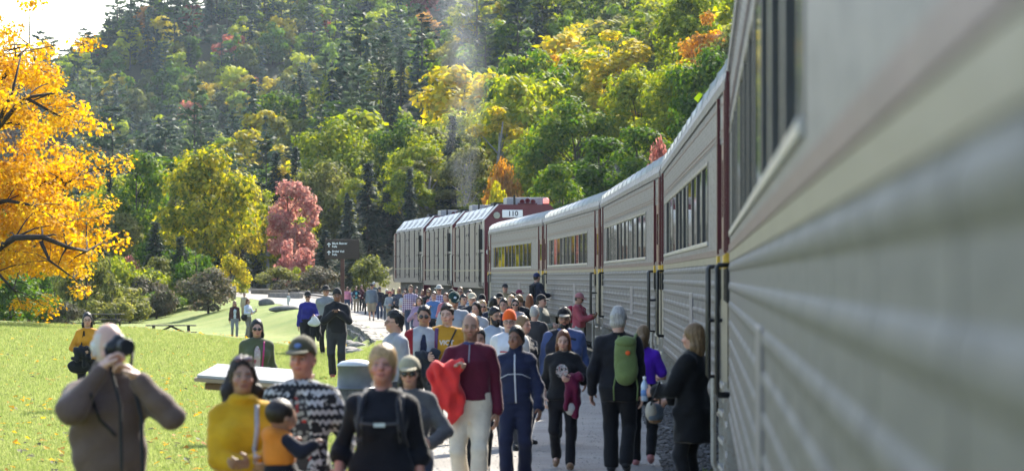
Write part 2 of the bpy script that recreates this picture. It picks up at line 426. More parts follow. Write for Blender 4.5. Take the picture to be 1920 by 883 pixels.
# locomotives
M_LOCO = worn('loco_grey_paint', (.080, .062, .073), .45, .1, .15, 1.5, (.22, .2, .2), (2, 2, .5), .04)
M_LOCOT = worn('loco_roof_silver', (.34, .34, .345), .4, .2, .12, 1.4, (.3, .3, .3))
M_LRED = worn('loco_dark_red', (.10, .010, .022), .4, 0, .2, 1.5)
M_SMOKEY = worn('exhaust_soot', (.03, .03, .03), .8)
M_WHITEP = worn('white_sign_paint', (.78, .78, .80), .4, 0, .05)
LW, LL, LZ, LE, LT = 3.1, 16.7, 1.62, 4.22, 4.84
def make_loco():
    root = empty('locomotive')
    prof = [(.06, LZ), (.06, LE), (.55, LT - .04), (2.55, LT - .04), (LW - .06, LE), (LW - .06, LZ)]
    MB().extrude_y(prof, .35, LL - .1).build('body', M_LOCO, root)
    face = [(0, 1.0), (0, LE + .02), (.55, LT), (2.55, LT), (LW, LE + .02), (LW, 1.0)]
    nose = MB().extrude_y(face, 0, .30).build('cab_front', M_LRED, root)
    MB().extrude_y([(-.015, 1.62), (-.015, LE + .03), (.55, LT + .02), (2.55, LT + .02), (LW + .015, LE + .03), (LW + .015, 1.62)], .30, .85).build('cab_collar', M_LOCOT, root)
    for xa in (.28, 1.75): 
        wi = MB().rbox(xa, xa + 1.05, -.03, .02, 3.22, 3.80, .02).build('cab_window', M_BLACK, root)
        MB().box(xa + .06, xa + .99, -.036, -.028, 3.28, 3.74).build('pane', M_WIN, wi)
    MB().lathe([(.10, 0), (.13, .02), (.13, .05), (.05, .06)], (0, 0, 0), 14).build('marker_lamp', worn('lamp_grey_lens', (.30, .31, .26), .2), nose, loc=(.47, .01, 4.42)).rotation_euler = (R(90), 0, 0)
    nb = MB().rbox(.68, 1.48, -.05, .01, 4.33, 4.63, .035).build('number_board', M_WHITEP, root)
    # headlight
    MB().lathe([(.11, 0), (.11, .05), (.07, .07)], n=16).build('headlight', worn('headlight_lens', (.5, .5, .5), .15), nose, loc=(.16, -.0, 3.0)).rotation_euler = (R(90), 0, 0)
    # side panels between louvres: each panel proud of the body
    y = .95; k = 0
    while y < LL - .6:
        wd = (1.15, .7, .9, .9, .55, 1.2)[k % 6]; mat = M_LOCO if k % 6 not in (1, 4) else worn('loco_recess', (.035, .03, .034), .6)
        pn = MB().rbox(.0 if k % 6 not in (1, 4) else .045, .08, y, y + wd - .05, LZ + .22, LE - .12, .01).build('side_door' if k % 6 not in (1, 4) else 'louvre', mat, root)
        if k % 6 == 0: MB().box(-.02, .0, y + wd - .16, y + wd - .12, 2.6, 2.8).build('handle', M_BLACK, pn)
        if k % 6 in (2, 3):
            for zz in (1.95, 2.9, 3.7): MB().box(-.018, .0, y + .04, y + .09, zz, zz + .1).build('hinge', M_BLACK, pn)
        y += wd; k += 1
    MB().box(-.012, .05, .35, LL - .15, 2.27, 2.33).build('cream_stripe', M_CREAM, root)
    MB().box(-.03, .07, .35, LL - .15, LZ - .02, LZ + .2).build('side_sill', M_LOCO, root)
    # sloped roof hatches
    for i in range(5):
        y0 = 1.6 + i * 3.0
        h = MB().add([(.10, y0, LE + .06), (.10, y0 + 2.6, LE + .06), (.52, y0 + 2.6, LT - .06), (.52, y0, LT - .06), (.06, y0, LE + .10), (.06, y0 + 2.6, LE + .10), (.48, y0 + 2.6, LT - .02), (.48, y0, LT - .02)],
                     [(4, 7, 6, 5), (0, 1, 2, 3), (0, 4, 5, 1), (1, 5, 6, 2), (2, 6, 7, 3), (3, 7, 4, 0)]).build('roof_hatch', M_LOCOT, root)
        MB().box(.02, .05, y0 + .5, y0 + 1.5, LE - .10, LE + .0).build('grille', M_BLACK, h)
        MB().add([(.135, y0 + 1.6, LE + .205), (.135, y0 + 2.3, LE + .205), (.345, y0 + 2.3, LT - .18), (.345, y0 + 1.6, LT - .18)], [(0, 1, 2, 3)]).build('opening', M_BLACK, h)
        MB().lathe([(.42, 0), (.45, .12), (.40, .18)], (1.55, y0 + 1.3, LT - .02), 14).build('roof_fan', M_SMOKEY, root)
    MB().box(.9, 2.2, 6.5, 8.0, LT - .04, LT + .22).build('exhaust_stack', M_SMOKEY, root)
    # radiator box, horns, antenna, beacon
    MB().rbox(.95, 2.55, 1.0, 2.6, LT - .03, LT + .30, .03).build('equipment_box', worn('loco_box_grey', (.28, .28, .29), .5), root)
    for k in range(3):
        hn = MB().lathe([(.02, .5), (.035, .28), (.05, .12), (.10, .0), (.085, .0), (.03, .12)], n=12).build('horn', M_LRED, root, True, loc=(1.45 + k * .21, -.12, LT + .10 + (.04 if k == 1 else 0)))
        hn.rotation_euler = (R(-90), 0, 0)
    MB().box(1.30, 2.05, .05, .35, LT, LT + .06).build('horn_bracket', M_LRED, root)
    MB().tube([(1.18, .25, LT), (1.18, .25, LT + .36)], .045, 8).build('antenna', M_BLACK, root)
    bc = MB().lathe([(.14, 0), (.14, .06), (.05, .07)], (2.42, .3, LT - .02), 14).build('beacon', M_BLACK, root)
    mb_ = mk('red_beacon_glass', (.7, .10, .10), .2); mb_.node_tree.nodes['Principled BSDF'].inputs['Emission Color'].default_value = (1, .25, .22, 1); mb_.node_tree.nodes['Principled BSDF'].inputs['Emission Strength'].default_value = .6
    MB().lathe([(.115, .06), (.12, .20), (.10, .26), (.03, .27)], (2.42, .3, LT - .02), 14).build('lens', mb_, bc, True)
    # cab side: recessed black door, mirror, handrails, red end
    MB().box(.02, .07, .86, 1.30, 1.75, 3.95).build('cab_door', worn('cab_door_olive', (.22, .20, .13), .5), root)
    MB().box(-.16, .05, .9, 1.02, 3.1, 3.9).build('mirror', M_BLACK, root)
    for yg in (.60, 1.45, LL - .5): MB().tube([(.02, yg, 3.0), (-.10, yg, 2.95), (-.10, yg, 1.7), (.02, yg, 1.6)], .022, 6).build('handrail', M_BLACK, root)
    MB().box(-.01, .07, LL - .75, LL - .1, LZ + .2, LE - .05).build('end_panel', M_LRED, root)
    # underframe
    MB().box(.3, 2.8, .3, LL - .3, 1.0, LZ - .02).box(.4, 2.7, 6, 10.6, .3, 1.0).build('fuel_tank', M_UNDER, root)
    for k in range(4): MB().box(-.02, .25, .35, .9, .4 + k * .28, .44 + k * .28).build('step', M_STEPW, root)
    for yc in (3.2, LL - 3.2):
        tr = MB().box(.35, .55, yc - 1.7, yc + 1.7, .55, .95).box(2.55, 2.75, yc - 1.7, yc + 1.7, .55, .95).build('truck', M_UNDER, root)
        for yo in (-1.3, 1.3):
            for xa in (.75, 2.2):
                wv = MB().lathe([(.12, -.02), (.44, -.01), (.50, 0), (.50, .10), (.53, .12), (.1, .13)], n=20)
                wv.v = [(xa + p[2], yc + yo + p[0], .54 + p[1]) for p in wv.v]; wv.build('wheel', M_WHEEL, tr)
    return root
def text_mesh(txt, size, bold=False):
    cu = bpy.data.curves.new('lettering', 'FONT'); cu.body = txt; cu.size = size; cu.align_x = 'CENTER'; cu.align_y = 'CENTER'
    cu.resolution_u = 3; cu.offset = size * .022 if bold else size * .008; cu.space_line = .78
    o = bpy.data.objects.new('lettering', cu); COL.objects.link(o)
    me = bpy.data.meshes.new_from_object(o.evaluated_get(bpy.context.evaluated_depsgraph_get()))
    bpy.data.objects.remove(o); bpy.data.curves.remove(cu); return me
LJ = [(134.2, -1.06), (151.5, -2.6), (168.4, -4.3), (185.2, -6.3)]
loco0 = make_loco()
loco_labels = ['nearest locomotive, its dark red cab front numbered 110 showing above the coach roofs',
               'middle grey locomotive between locomotive 110 and the farthest engine', 'farthest grey locomotive at the head of the train by the dark spruces']
locos = [loco0, copy_tree(loco0), copy_tree(loco0)]
for i, c in enumerate(locos):
    (y0, x0), (y1, x1) = LJ[i], LJ[i + 1]
    c.location = (x0, y0, (.06, .12, .22)[i]); c.rotation_euler = (0, 0, -math.atan2(x1 - x0, y1 - y0))
    tag(c, loco_labels[i], 'locomotive', 'grey and red diesel locomotives')
nb = [c for c in COL.objects if c.name == 'number_board'][0]
me = text_mesh('110', .27, True); me.transform(Matrix.Translation((1.10, -.056, 4.48)) @ Matrix.Rotation(R(90), 4, 'X'))
me.transform(Matrix.Identity(4)); mobj('lettering', me, worn('navy_numerals', (.02, .02, .05), .5), nb)
# rails under and beyond the train
M_RAIL = worn('rail_steel', (.14, .115, .10), .4, .7, .3, 4)
for off, lab in ((.78, 'near'), (2.22, 'far')):
    mb = MB(); ysr = np.linspace(-8, 320, 110)
    mb.tube([(float(x_track(y)) + off, y, float(z_track(y)) + .09) for y in ysr], .055, 5)
    o = mb.build('rail', M_RAIL)
    tag(o, f'long rusty steel rail of the train track, {"the one nearer the crowd" if lab == "near" else "the one nearer the forest slope"}', 'rail', 'rails of the train track')
# ------------------------------------------------------------------ trees
def leaf_mat(name, c1, c2, c3, trans=.45, rough=.5, tsat=1.25, isl=.5, obj=.24, nz=.62):
    m = mk(name, c2, .65, spec=.12); t = NT(m)
    geo = t.new('ShaderNodeNewGeometry'); oi = t.new('ShaderNodeObjectInfo')
    v = t.coord('Object'); n = t.noise(v, .55, 3, .6)
    f = t.math('ADD', t.math('MULTIPLY', geo.outputs['Random Per Island'], isl), t.math('MULTIPLY', n, nz))
    f = t.math('ADD', f, t.math('MULTIPLY_ADD', oi.outputs['Random'], obj, .5 - (isl + nz + obj) / 2))
    c = t.ramp(f, [(.22, c1), (.5, c2), (.8, c3)])
    t.ln(c, t.b.inputs['Base Color'])
    tr = t.new('ShaderNodeBsdfTranslucent'); hs = t.new('ShaderNodeHueSaturation'); hs.inputs['Saturation'].default_value = tsat; hs.inputs['Value'].default_value = 1.5
    t.ln(c, hs.inputs['Color']); t.ln(hs.outputs[0], tr.inputs[0])
    mx = t.new('ShaderNodeMixShader'); mx.inputs[0].default_value = trans
    t.ln(t.b.outputs[0], mx.inputs[1]); t.ln(tr.outputs[0], mx.inputs[2])
    out = [n_ for n_ in t.n if n_.type == 'OUTPUT_MATERIAL'][0]; t.ln(mx.outputs[0], out.inputs[0]); return m
LEAF = {
    'green': leaf_mat('leaf_green', (.035, .07, .016), (.085, .15, .028), (.20, .24, .045)),
    'lime': leaf_mat('leaf_lime', (.09, .13, .02), (.21, .26, .035), (.42, .40, .06)),
    'yellow': leaf_mat('leaf_yellow', (.09, .13, .022), (.38, .34, .04), (.66, .50, .07), nz=.85, isl=.4),
    'gold': leaf_mat('leaf_gold', (.28, .16, .02), (.54, .30, .03), (.66, .42, .05)),
    'maple': leaf_mat('leaf_maple', (.30, .13, .015), (.54, .30, .022), (.66, .47, .045), .48, isl=.4, nz=.8),
    'orange': leaf_mat('leaf_orange', (.22, .13, .04), (.46, .22, .06), (.56, .36, .09)),
    'red': leaf_mat('leaf_red', (.20, .06, .05), (.40, .15, .13), (.50, .29, .22), tsat=1.0),
    'olive': leaf_mat('leaf_olive', (.07, .085, .03), (.16, .17, .05), (.30, .28, .10)),
    'grey': leaf_mat('leaf_greygreen', (.05, .05, .03), (.10, .10, .06), (.17, .13, .09), .3),
    'spruce': leaf_mat('needle_spruce', (.014, .026, .020), (.028, .050, .036), (.06, .09, .06), .2, .6, 1),
    'pine': leaf_mat('needle_pine', (.022, .036, .02), (.04, .062, .032), (.075, .095, .05), .2, .6, 1),
}
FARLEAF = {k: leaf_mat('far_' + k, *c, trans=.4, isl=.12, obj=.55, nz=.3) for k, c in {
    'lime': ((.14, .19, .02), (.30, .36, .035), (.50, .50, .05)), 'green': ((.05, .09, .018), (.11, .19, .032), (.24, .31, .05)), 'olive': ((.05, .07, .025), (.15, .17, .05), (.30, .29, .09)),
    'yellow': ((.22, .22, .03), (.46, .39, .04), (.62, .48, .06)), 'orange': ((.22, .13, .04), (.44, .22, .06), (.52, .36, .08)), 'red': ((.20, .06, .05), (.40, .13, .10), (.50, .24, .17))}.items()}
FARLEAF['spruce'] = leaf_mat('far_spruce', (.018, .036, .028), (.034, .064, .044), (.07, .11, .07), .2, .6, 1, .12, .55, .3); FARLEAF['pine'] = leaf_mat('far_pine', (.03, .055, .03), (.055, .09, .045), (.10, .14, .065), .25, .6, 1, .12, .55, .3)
M_BARK = worn('tree_bark', (.07, .055, .042), .9, 0, .5, 4, (.03, .025, .02), (1, 1, .3), .3)
M_BARKD = worn('maple_bark_dark', (.035, .026, .022), .9, 0, .5, 5, (.015, .012, .01), (1, 1, .3), .3)
M_BIRCH = worn('pale_bark', (.30, .28, .25), .8, 0, .4, 3, (.06, .05, .05), (1, 1, 2), .1)

def leaf_quads(C, size, g, up=.35, aspect=.62, nrm=None):
    n = len(C)
    N = g.normal(size=(n, 3)); N[:, 2] = N[:, 2] + up * 2
    if nrm is not None: N = N * .42 + nrm
    N /= np.linalg.norm(N, axis=1, keepdims=True)
    A = g.normal(size=(n, 3)); A -= N * (A * N).sum(1, keepdims=True); A /= np.linalg.norm(A, axis=1, keepdims=True)
    B = np.cross(N, A); s = size * g.uniform(.6, 1.25, (n, 1))
    mid = C + A * s * .08
    v = np.stack([C - A * s, mid - B * s * aspect, C + A * s, mid + B * s * aspect + N * s * .15], 1).reshape(-1, 3)
    return v, np.arange(4 * n).reshape(-1, 4)

def decid(seed, H, Rr, nleaf, size, puffs=34, base=.22, shape=1.0, limb=True):
    g = np.random.default_rng(seed); pc = []; 
    while len(pc) < puffs:
        u = g.normal(size=3); u /= np.linalg.norm(u); r = g.uniform(.35, .98) ** .55
        z = base * H + (u[2] * r * .5 + .5) * (1 - base) * H * .97
        fz = (z / H - base) / (1 - base)
        wdt = np.sin(np.clip(fz, 0.02, 1) ** shape * np.pi) ** .55
        pc.append((u[0] * r * Rr * wdt, u[1] * r * Rr * wdt, z))
    pc = np.array(pc); pr = Rr * g.uniform(.22, .42, len(pc))
    cnt = (nleaf * pr ** 2 / (pr ** 2).sum()).astype(int)
    C = []; NR = []
    for c, r, k in zip(pc, pr, cnt):
        u = g.normal(size=(k, 3)); u /= np.linalg.norm(u, axis=1, keepdims=True)
        rr = g.uniform(.25, 1, (k, 1)) ** .5
        P = u * rr * r * np.array([1.1, 1.1, .75]) ; P += g.normal(size=(k, 3)) * r * .10
        C.append(c + P); NR.append(u * .9 + (0, 0, .3))
    C = np.concatenate(C); NR = np.concatenate(NR); C[:, 2] = np.clip(C[:, 2], .25, None)
    v, f = leaf_quads(C, size, g, .3, .62, NR)
    crown = npmesh('crown', v, f)
    mb = MB(); r0 = H * .016 + .04
    top = np.array([g.normal() * .03 * H, g.normal() * .03 * H, H * .82])
    mid = np.array([g.normal() * .02 * H, g.normal() * .02 * H, H * .4])
    mb.tube([(0, 0, -1.0), (0, 0, .3), mid, top], [r0 * 1.3, r0, r0 * .7, r0 * .15], 7)
    for c in pc[::2 if limb else 4]:
        zt = c[2] * g.uniform(.45, .8); a = mid * (zt / (H * .4)) if zt < H * .4 else mid + (top - mid) * ((zt - H * .4) / (H * .42))
        m_ = a * .45 + c * .55 + np.array([0, 0, .06 * H]) * g.uniform(.1, .8) + g.normal(size=3) * .02 * H
        mb.tube([a, m_, c], [r0 * .34, r0 * .2, r0 * .06], 4, False)
    return mb.mesh('trunk', True), crown

def conifer(seed, H, Rr, whorls, per, sprays, size, droop=.35, thin=.0, tier=False):
    g = np.random.default_rng(seed); C = []; D = []; SZ = []
    mb = MB(); r0 = H * .011 + .03
    mb.tube([(0, 0, -1), (0, 0, H * .5), (0, 0, H)], [r0 * 1.2, r0 * .65, .01], 6)
    for i in range(whorls):
        z = H * (.05 + .94 * (i + g.uniform(-.3, .3)) / whorls) if not tier else H * (.22 + .76 * (i + g.uniform(-.3, .3)) / whorls)
        L0 = Rr * (1 - z / H) ** .8 + .12
        if tier: L0 = Rr * (.45 + .75 * g.random()) * (1 - (z / H) ** 3) ** .7 + .2
        for k in range(per):
            if g.random() < thin: continue
            a = g.uniform(0, 2 * np.pi); L = L0 * g.uniform(.65, 1.12); d = np.array([np.cos(a), np.sin(a), 0])
            end = np.array([0, 0, z]) + d * L + np.array([0, 0, -droop * L * g.uniform(.5, 1.2) + (.25 * L if tier else 0)])
            if L > .8: mb.tube([(0, 0, z), end], [r0 * .16, .008], 3, False)
            for j in range(sprays):
                tt = (.22 + .78 * (j + g.random()) / sprays) if not tier else (.35 + .65 * (j + g.random()) / sprays)
                p = np.array([0, 0, z]) * (1 - tt) + end * tt + g.normal(size=3) * (.05 * Rr) * (1, 1, .5 if tier else .9)
                C.append(p); D.append(d + g.normal(size=3) * .35 + np.array([0, 0, -.35 if not tier else .15])); SZ.append(size * (1.15 - .45 * tt) * (1 if L > 1 else .7))
    C = np.array(C); D = np.array(D); D /= np.linalg.norm(D, axis=1, keepdims=True); SZ = np.array(SZ)[:, None]
    U = np.array([0, 0, 1.0]) + g.normal(size=(len(C), 3)) * .55
    B = np.cross(D, U); B /= np.linalg.norm(B, axis=1, keepdims=True)
    v = np.stack([C - D * SZ, C - B * SZ * .42, C + D * SZ, C + B * SZ * .42], 1).reshape(-1, 3)
    return mb.mesh('trunk', True), npmesh('crown', v, np.arange(len(v)).reshape(-1, 4))

PROTO = {  # unit prototypes: (trunk, crown, H, R)
    'd1': (*decid(11, 12, 4.2, 8000, .23, 40, .16), 12, 4.2),
    'd2': (*decid(12, 12, 3.6, 7000, .23, 34, .10, 1.15), 12, 3.6),
    'd3': (*decid(13, 12, 4.6, 8000, .24, 46, .20, .9), 12, 4.6),
    'p1': (*decid(14, 14, 2.6, 6500, .21, 34, .08, 1.2), 14, 2.6),
    'p2': (*decid(15, 14, 3.0, 6000, .21, 30, .14, 1.0), 14, 3.0),
    'b1': (*decid(16, 3, 1.9, 2600, .14, 20, .02, .7), 3, 1.9),
    'b2': (*decid(17, 3, 1.6, 2200, .13, 16, .02, .8), 3, 1.6),
    's1': (*conifer(21, 15, 2.9, 44, 8, 6, .42, .42), 15, 2.9),
    's2': (*conifer(22, 15, 2.4, 48, 7, 6, .38, .5), 15, 2.4),
    'w1': (*conifer(23, 20, 3.8, 24, 6, 9, .50, .1, .1, True), 20, 3.8),
    'w2': (*conifer(24, 20, 3.2, 26, 5, 8, .50, .15, .2, True), 20, 3.2),
    # light ones for the middle distance
    'D1': (*decid(31, 12, 4.3, 2300, .40, 30, .10, 1, False), 12, 4.3),
    'D2': (*decid(32, 12, 3.8, 2100, .40, 26, .06, 1.1, False), 12, 3.8),
    'D3': (*decid(33, 12, 4.7, 2300, .42, 34, .12, .9, False), 12, 4.7),
    'S1': (*conifer(34, 15, 2.7, 26, 6, 4, .62, .42), 15, 2.7),
    'W1': (*conifer(35, 20, 3.9, 18, 5, 5, .85, .1, .1, True), 20, 3.9),
    'W2': (*conifer(36, 20, 3.4, 20, 4, 5, .8, .15, .2, True), 20, 3.4),
}
for k_, p_ in PROTO.items():
    p_[0].materials.append(M_BARK); p_[1].materials.append(LEAF['green'])
NAME = {'d': 'broadleaf_tree', 'D': 'broadleaf_tree', 'p': 'poplar_tree', 's': 'spruce_tree', 'S': 'spruce_tree', 'w': 'pine_tree', 'W': 'pine_tree', 'b': 'shrub'}
def tree(proto, colr, x, y, H, width=None, label='', group=None, rz=None, dz=0, bark=None):
    tm, cm, h0, r0 = PROTO[proto]; nm = NAME[proto[0]]
    root = empty(nm, (x, y, tz(x, y) + dz), random.uniform(0, 6.28) if rz is None else rz)
    sz = H / h0; sx = (width / 2 / r0) if width else sz
    root.scale = (sx, sx, sz)
    tag(root, label, 'shrub' if nm == 'shrub' else 'tree', group)
    for n_, me_, mt in (('trunk', tm, bark or M_BARK), ('crown', cm, LEAF[colr])):
        o = bpy.data.objects.new(n_ if nm != 'shrub' else ('stem' if n_ == 'trunk' else 'foliage'), me_); COL.objects.link(o); o.parent = root
        o.material_slots[0].link = 'OBJECT'; o.material_slots[0].material = mt
    return root
def tree_px(proto, colr, px, ytop, d, wpx=None, **kw):
    x = at(px, d); s = F_PX / d; zg = tz(x, d); zt = CAM_Z + (519 - ytop) / s
    return tree(proto, colr, x, d, max(1.2, zt - zg), wpx / s if wpx else None, **kw)

NEAR_TREES = [
    # proto, colour, px, ytop, depth, width px, label
    ('b1', 'green', 20, 515, 196, 130, 'dark green rounded shrub under the golden maple, at the lawn edge'),
    ('b2', 'green', 88, 538, 190, 90, 'low dark green shrub beside the golden maple at the far lawn edge'),
    ('b1', 'grey', 128, 566, 188, 60, 'small grey-green shrub at the end of the dark shrubs beyond the lawn'),
    ('d2', 'green', 262, 275, 262, 130, 'dark green broadleaf tree with yellowing top beside the golden maple'),
    ('d1', 'yellow', 385, 268, 250, 175, 'large yellow broadleaf tree above the picnic table'),
    ('d3', 'yellow', 440, 330, 285, 120, 'yellow-green tree behind the large yellow broadleaf tree'),
    ('d2', 'olive', 335, 330, 300, 120, 'olive green tree between the dark green and the large yellow tree'),
    ('s1', 'pine', 338, 440, 236, 84, 'blue-green young spruce in front of the large yellow tree'),
    ('s1', 'pine', 292, 412, 240, 90, 'dark blue-green spruce between the dark green tree and the picnic table'),
    ('s2', 'spruce', 415, 425, 252, 80, 'dark spruce standing next to the young blue-green spruce'),
    ('d2', 'olive', 222, 392, 258, 110, 'olive broadleaf tree right beside the golden maple crown'),
    ('d1', 'green', 360, 395, 262, 120, 'dark green broadleaf tree low in front of the large yellow tree'),
    ('d2', 'olive', 300, 478, 228, 90, 'small olive tree just behind the lone picnic table'),
    ('s1', 'spruce', 185, 430, 250, 90, 'dark spruce behind the hanging tip of the golden maple'),
    ('b1', 'red', 240, 482, 240, 60, 'pinkish red shrub tree next to the lowest branch of the golden maple'),
    ('b2', 'orange', 205, 505, 232, 60, 'orange brown shrub under the tip of the maple branch'),
    ('b2', 'grey', 178, 500, 226, 90, 'tall grey twiggy shrub beside the dark shrubs'),
    ('b1', 'grey', 268, 520, 224, 90, 'grey-green twiggy shrub behind the woman in yellow top'),
    ('b1', 'green', 305, 545, 222, 90, 'green shrub behind the picnic table'),
    ('b2', 'olive', 215, 560, 216, 80, 'low olive shrub at the lawn edge above the bald photographer'),
    ('b1', 'yellow', 432, 478, 244, 62, 'bright yellow shrub on the bank beside the wooden fence post'),
    ('b2', 'red', 398, 528, 232, 52, 'dusky red shrub on the grassy bank beside the bright yellow shrub'),
    ('b1', 'lime', 452, 512, 246, 36, 'lime yellow bush just behind the wooden fence post'),
    ('s2', 'spruce', 470, 395, 300, 90, 'dark spruce between the large yellow tree and the red maple'),
    ('s1', 'spruce', 505, 420, 310, 90, 'dark spruce just behind the red maple tree'),
    ('d2', 'red', 545, 332, 285, 112, 'pink and crimson maple tree above the old rails'),
    ('b2', 'red', 548, 412, 276, 84, 'deep red lower bush under the pink and crimson maple'),
    ('d3', 'lime', 625, 228, 330, 175, 'broad bright green tree behind the brown trail sign'),
    ('d1', 'green', 590, 300, 360, 130, 'mid green tree behind the pink and crimson maple'),
    ('s1', 'spruce', 690, 300, 290, 105, 'tall blue-black spruce beside the brown trail sign'),
    ('s2', 'spruce', 655, 372, 270, 90, 'dark spruce directly behind the brown trail sign'),
    ('s1', 'spruce', 727, 335, 300, 95, 'dark spruce beside the farthest locomotive'),
    ('s2', 'spruce', 610, 430, 262, 80, 'lower dark spruce behind the post of the trail sign'),
    ('s2', 'pine', 668, 440, 250, 84, 'dark low spruce between the trail sign and the farthest locomotive'),
    ('b1', 'olive', 520, 500, 262, 80, 'olive shrub at the end of the old rails'),
    ('b2', 'lime', 575, 478, 258, 56, 'lime yellow shrub under the pink and crimson maple'),
    ('b1', 'grey', 600, 500, 250, 90, 'grey-green shrub behind the man in grey polo shirt'),
    ('b2', 'grey', 545, 515, 252, 70, 'pale twiggy shrub behind the woman in white on the lawn'),
    ('b1', 'olive', 690, 480, 246, 80, 'dark olive shrub in front of the farthest locomotive'),
    ('p1', 'olive', 800, 286, 300, 120, 'pale olive poplar rising over the middle locomotive'),
    ('p2', 'olive', 760, 330, 320, 90, 'slim olive poplar over the farthest locomotive'),
    ('s1', 'spruce', 795, 200, 380, 90, 'tall dark spruce above the pale olive poplar'),
    ('p2', 'lime', 868, 262, 310, 95, 'pale lime poplar behind the faint upright column'),
    ('d2', 'lime', 905, 330, 290, 90, 'small lime tree right over the cab of locomotive 110'),
    ('p1', 'yellow', 940, 190, 300, 120, 'yellow poplar above locomotive 110'),
    ('b1', 'orange', 945, 300, 262, 70, 'orange bush tree right above the equipment box of locomotive 110'),
    ('d2', 'yellow', 985, 150, 330, 120, 'yellow-green tree between the yellow poplar and the golden top'),
    ('p1', 'gold', 1040, 92, 345, 90, 'golden yellow poplar top above the coach roofs'),
    ('d1', 'lime', 1015, 235, 270, 130, 'lime broadleaf tree over the roof of the coach behind locomotive 110'),
    ('d3', 'green', 1075, 190, 265, 170, 'big mid green tree over the middle coaches'),
    ('p1', 'yellow', 1155, 42, 300, 150, 'tall bright yellow-green poplar with fan-like crown'),
    ('d2', 'green', 1130, 250, 235, 150, 'dark green tree low over the coach roofs'),
    ('d1', 'lime', 1195, 120, 270, 160, 'yellow-green broadleaf tree beside the tall fan-like poplar'),
    ('d3', 'olive', 1225, 50, 320, 180, 'olive tree high on the slope over the coach with round roof vent'),
    ('d2', 'green', 1200, 230, 225, 140, 'green tree just over the coach with the round roof vent'),
    ('d1', 'lime', 1275, 110, 255, 170, 'lime tree over the coach behind the woman in black coat'),
    ('b1', 'red', 1235, 262, 200, 60, 'rusty red bush peeking over the coach roof'),
    ('p2', 'orange', 1325, 10, 270, 110, 'orange-red tree beside the nearest coach roof'),
    ('d3', 'green', 1330, 100, 240, 170, 'green tree against the edge of the nearest coach roof'),
    ('d2', 'lime', 1300, -30, 300, 170, 'lime tree at the top of the slope beside the nearest coach'),
    ('d1', 'olive', 1400, 20, 250, 190, 'olive tree mostly hidden by the nearest coach'),
    ('d1', 'olive', 975, 285, 285, 100, 'olive tree behind the red beacon of locomotive 110'),
    ('b1', 'yellow', 935, 345, 240, 60, 'yellow bush tip right over the number board'),
    ('d2', 'green', 1050, 300, 225, 120, 'dark green tree low behind the coach roofs'),
]
for (p_, c_, px, yt, d, wpx, lab) in NEAR_TREES:
    tree_px(p_, c_, px, yt, d, wpx, label=lab, group='trees and shrubs at the edge of the park', bark=M_BIRCH if p_[0] == 'p' else None)

sh_rng = random.Random(12)
for i in range(64):
    px = sh_rng.uniform(-30, 740); d = sh_rng.uniform(208, 252) if px < 430 else sh_rng.uniform(258, 285)
    c_ = sh_rng.choice(['green', 'grey', 'olive', 'green', 'grey', 'olive', 'grey', 'green', 'green', 'lime', 'olive', 'olive']); x = at(px, d)
    if x > float(x_edge(d)) - 2.5: continue
    h_ = sh_rng.uniform(1.6, 4.6); w_ = sh_rng.uniform(2.4, 4.4)
    tree(sh_rng.choice(['b1', 'b2']), c_, x, d, h_, w_, ('tall ' if h_ > 3.1 else 'low ') + ('wide ' if w_ > 3.4 else 'narrow ') + {'green': 'dense green', 'grey': 'grey-green twiggy', 'olive': 'olive', 'red': 'dusky red', 'lime': 'lime green', 'yellow': 'yellow'}[c_] + ' shrub in the thicket ' + ('under the golden maple' if px < 220 else 'below the large yellow tree' if px < 470 else 'below the red maple' if px < 600 else 'behind the trail sign'), 'shrubs of the thicket along the park edge')
wall_rng = random.Random(21)
for i in range(46):
    px = wall_rng.uniform(170, 900); d = wall_rng.uniform(285, 345); x = at(px, d); u_ = wall_rng.random()
    if u_ < .26: pk, ck, hh_ = wall_rng.choice(['s1', 's2']), 'spruce', wall_rng.uniform(7, 11.5)
    else: pk, ck, hh_ = wall_rng.choice(['d1', 'd2', 'd3', 'p2']), wall_rng.choice(['green', 'lime', 'olive', 'yellow', 'lime', 'green']), wall_rng.uniform(6.5, 10)
    tree(pk, ck, x, d, hh_, None, f"{ {'green': 'mid green', 'lime': 'yellow-green', 'olive': 'olive', 'yellow': 'yellow', 'spruce': 'dark'}[ck]} {NAME[pk[0]].replace('_', ' ')} in the tree wall {'behind the large yellow tree' if px < 480 else 'behind the red maple' if px < 600 else 'behind the trail sign' if px < 730 else 'just behind the locomotives'}, {'taller' if hh_ > 8.6 else 'lower'} kind", 'tree wall behind the park edge', bark=M_BIRCH if pk[0] == 'p' else None)
# individual trees on the middle spur and valley (largest first)
tr_rng = random.Random(3)
def spur_kind(px, u):
    r = tr_rng.random()
    if px > 880: return ('D', tr_rng.choice(['lime', 'lime', 'yellow', 'lime', 'green', 'lime', 'green', 'yellow', 'olive'])) if r < .86 else ('S', 'spruce')
    if r < .62: return ('D', tr_rng.choice(['lime', 'green', 'green', 'olive', 'yellow', 'lime']))
    return ('S', 'spruce') if r < .82 else ('W', 'pine')
ADJ = {'lime': 'lime green', 'yellow': 'yellow', 'green': 'mid green', 'olive': 'olive green', 'gold': 'golden', 'orange': 'orange', 'red': 'crimson', 'spruce': 'dark', 'pine': 'grey-green'}
def place_word(px):
    for lim, wd in ((300, 'above the golden maple'), (480, 'above the large yellow tree'), (600, 'above the red maple'), (740, 'above the brown trail sign'),
                    (880, 'above the locomotives'), (1060, 'above locomotive 110'), (1250, 'above the coaches'), (9999, 'beside the nearest coach')):
        if px < lim: return wd
n_sp = 0; pts_taken = []
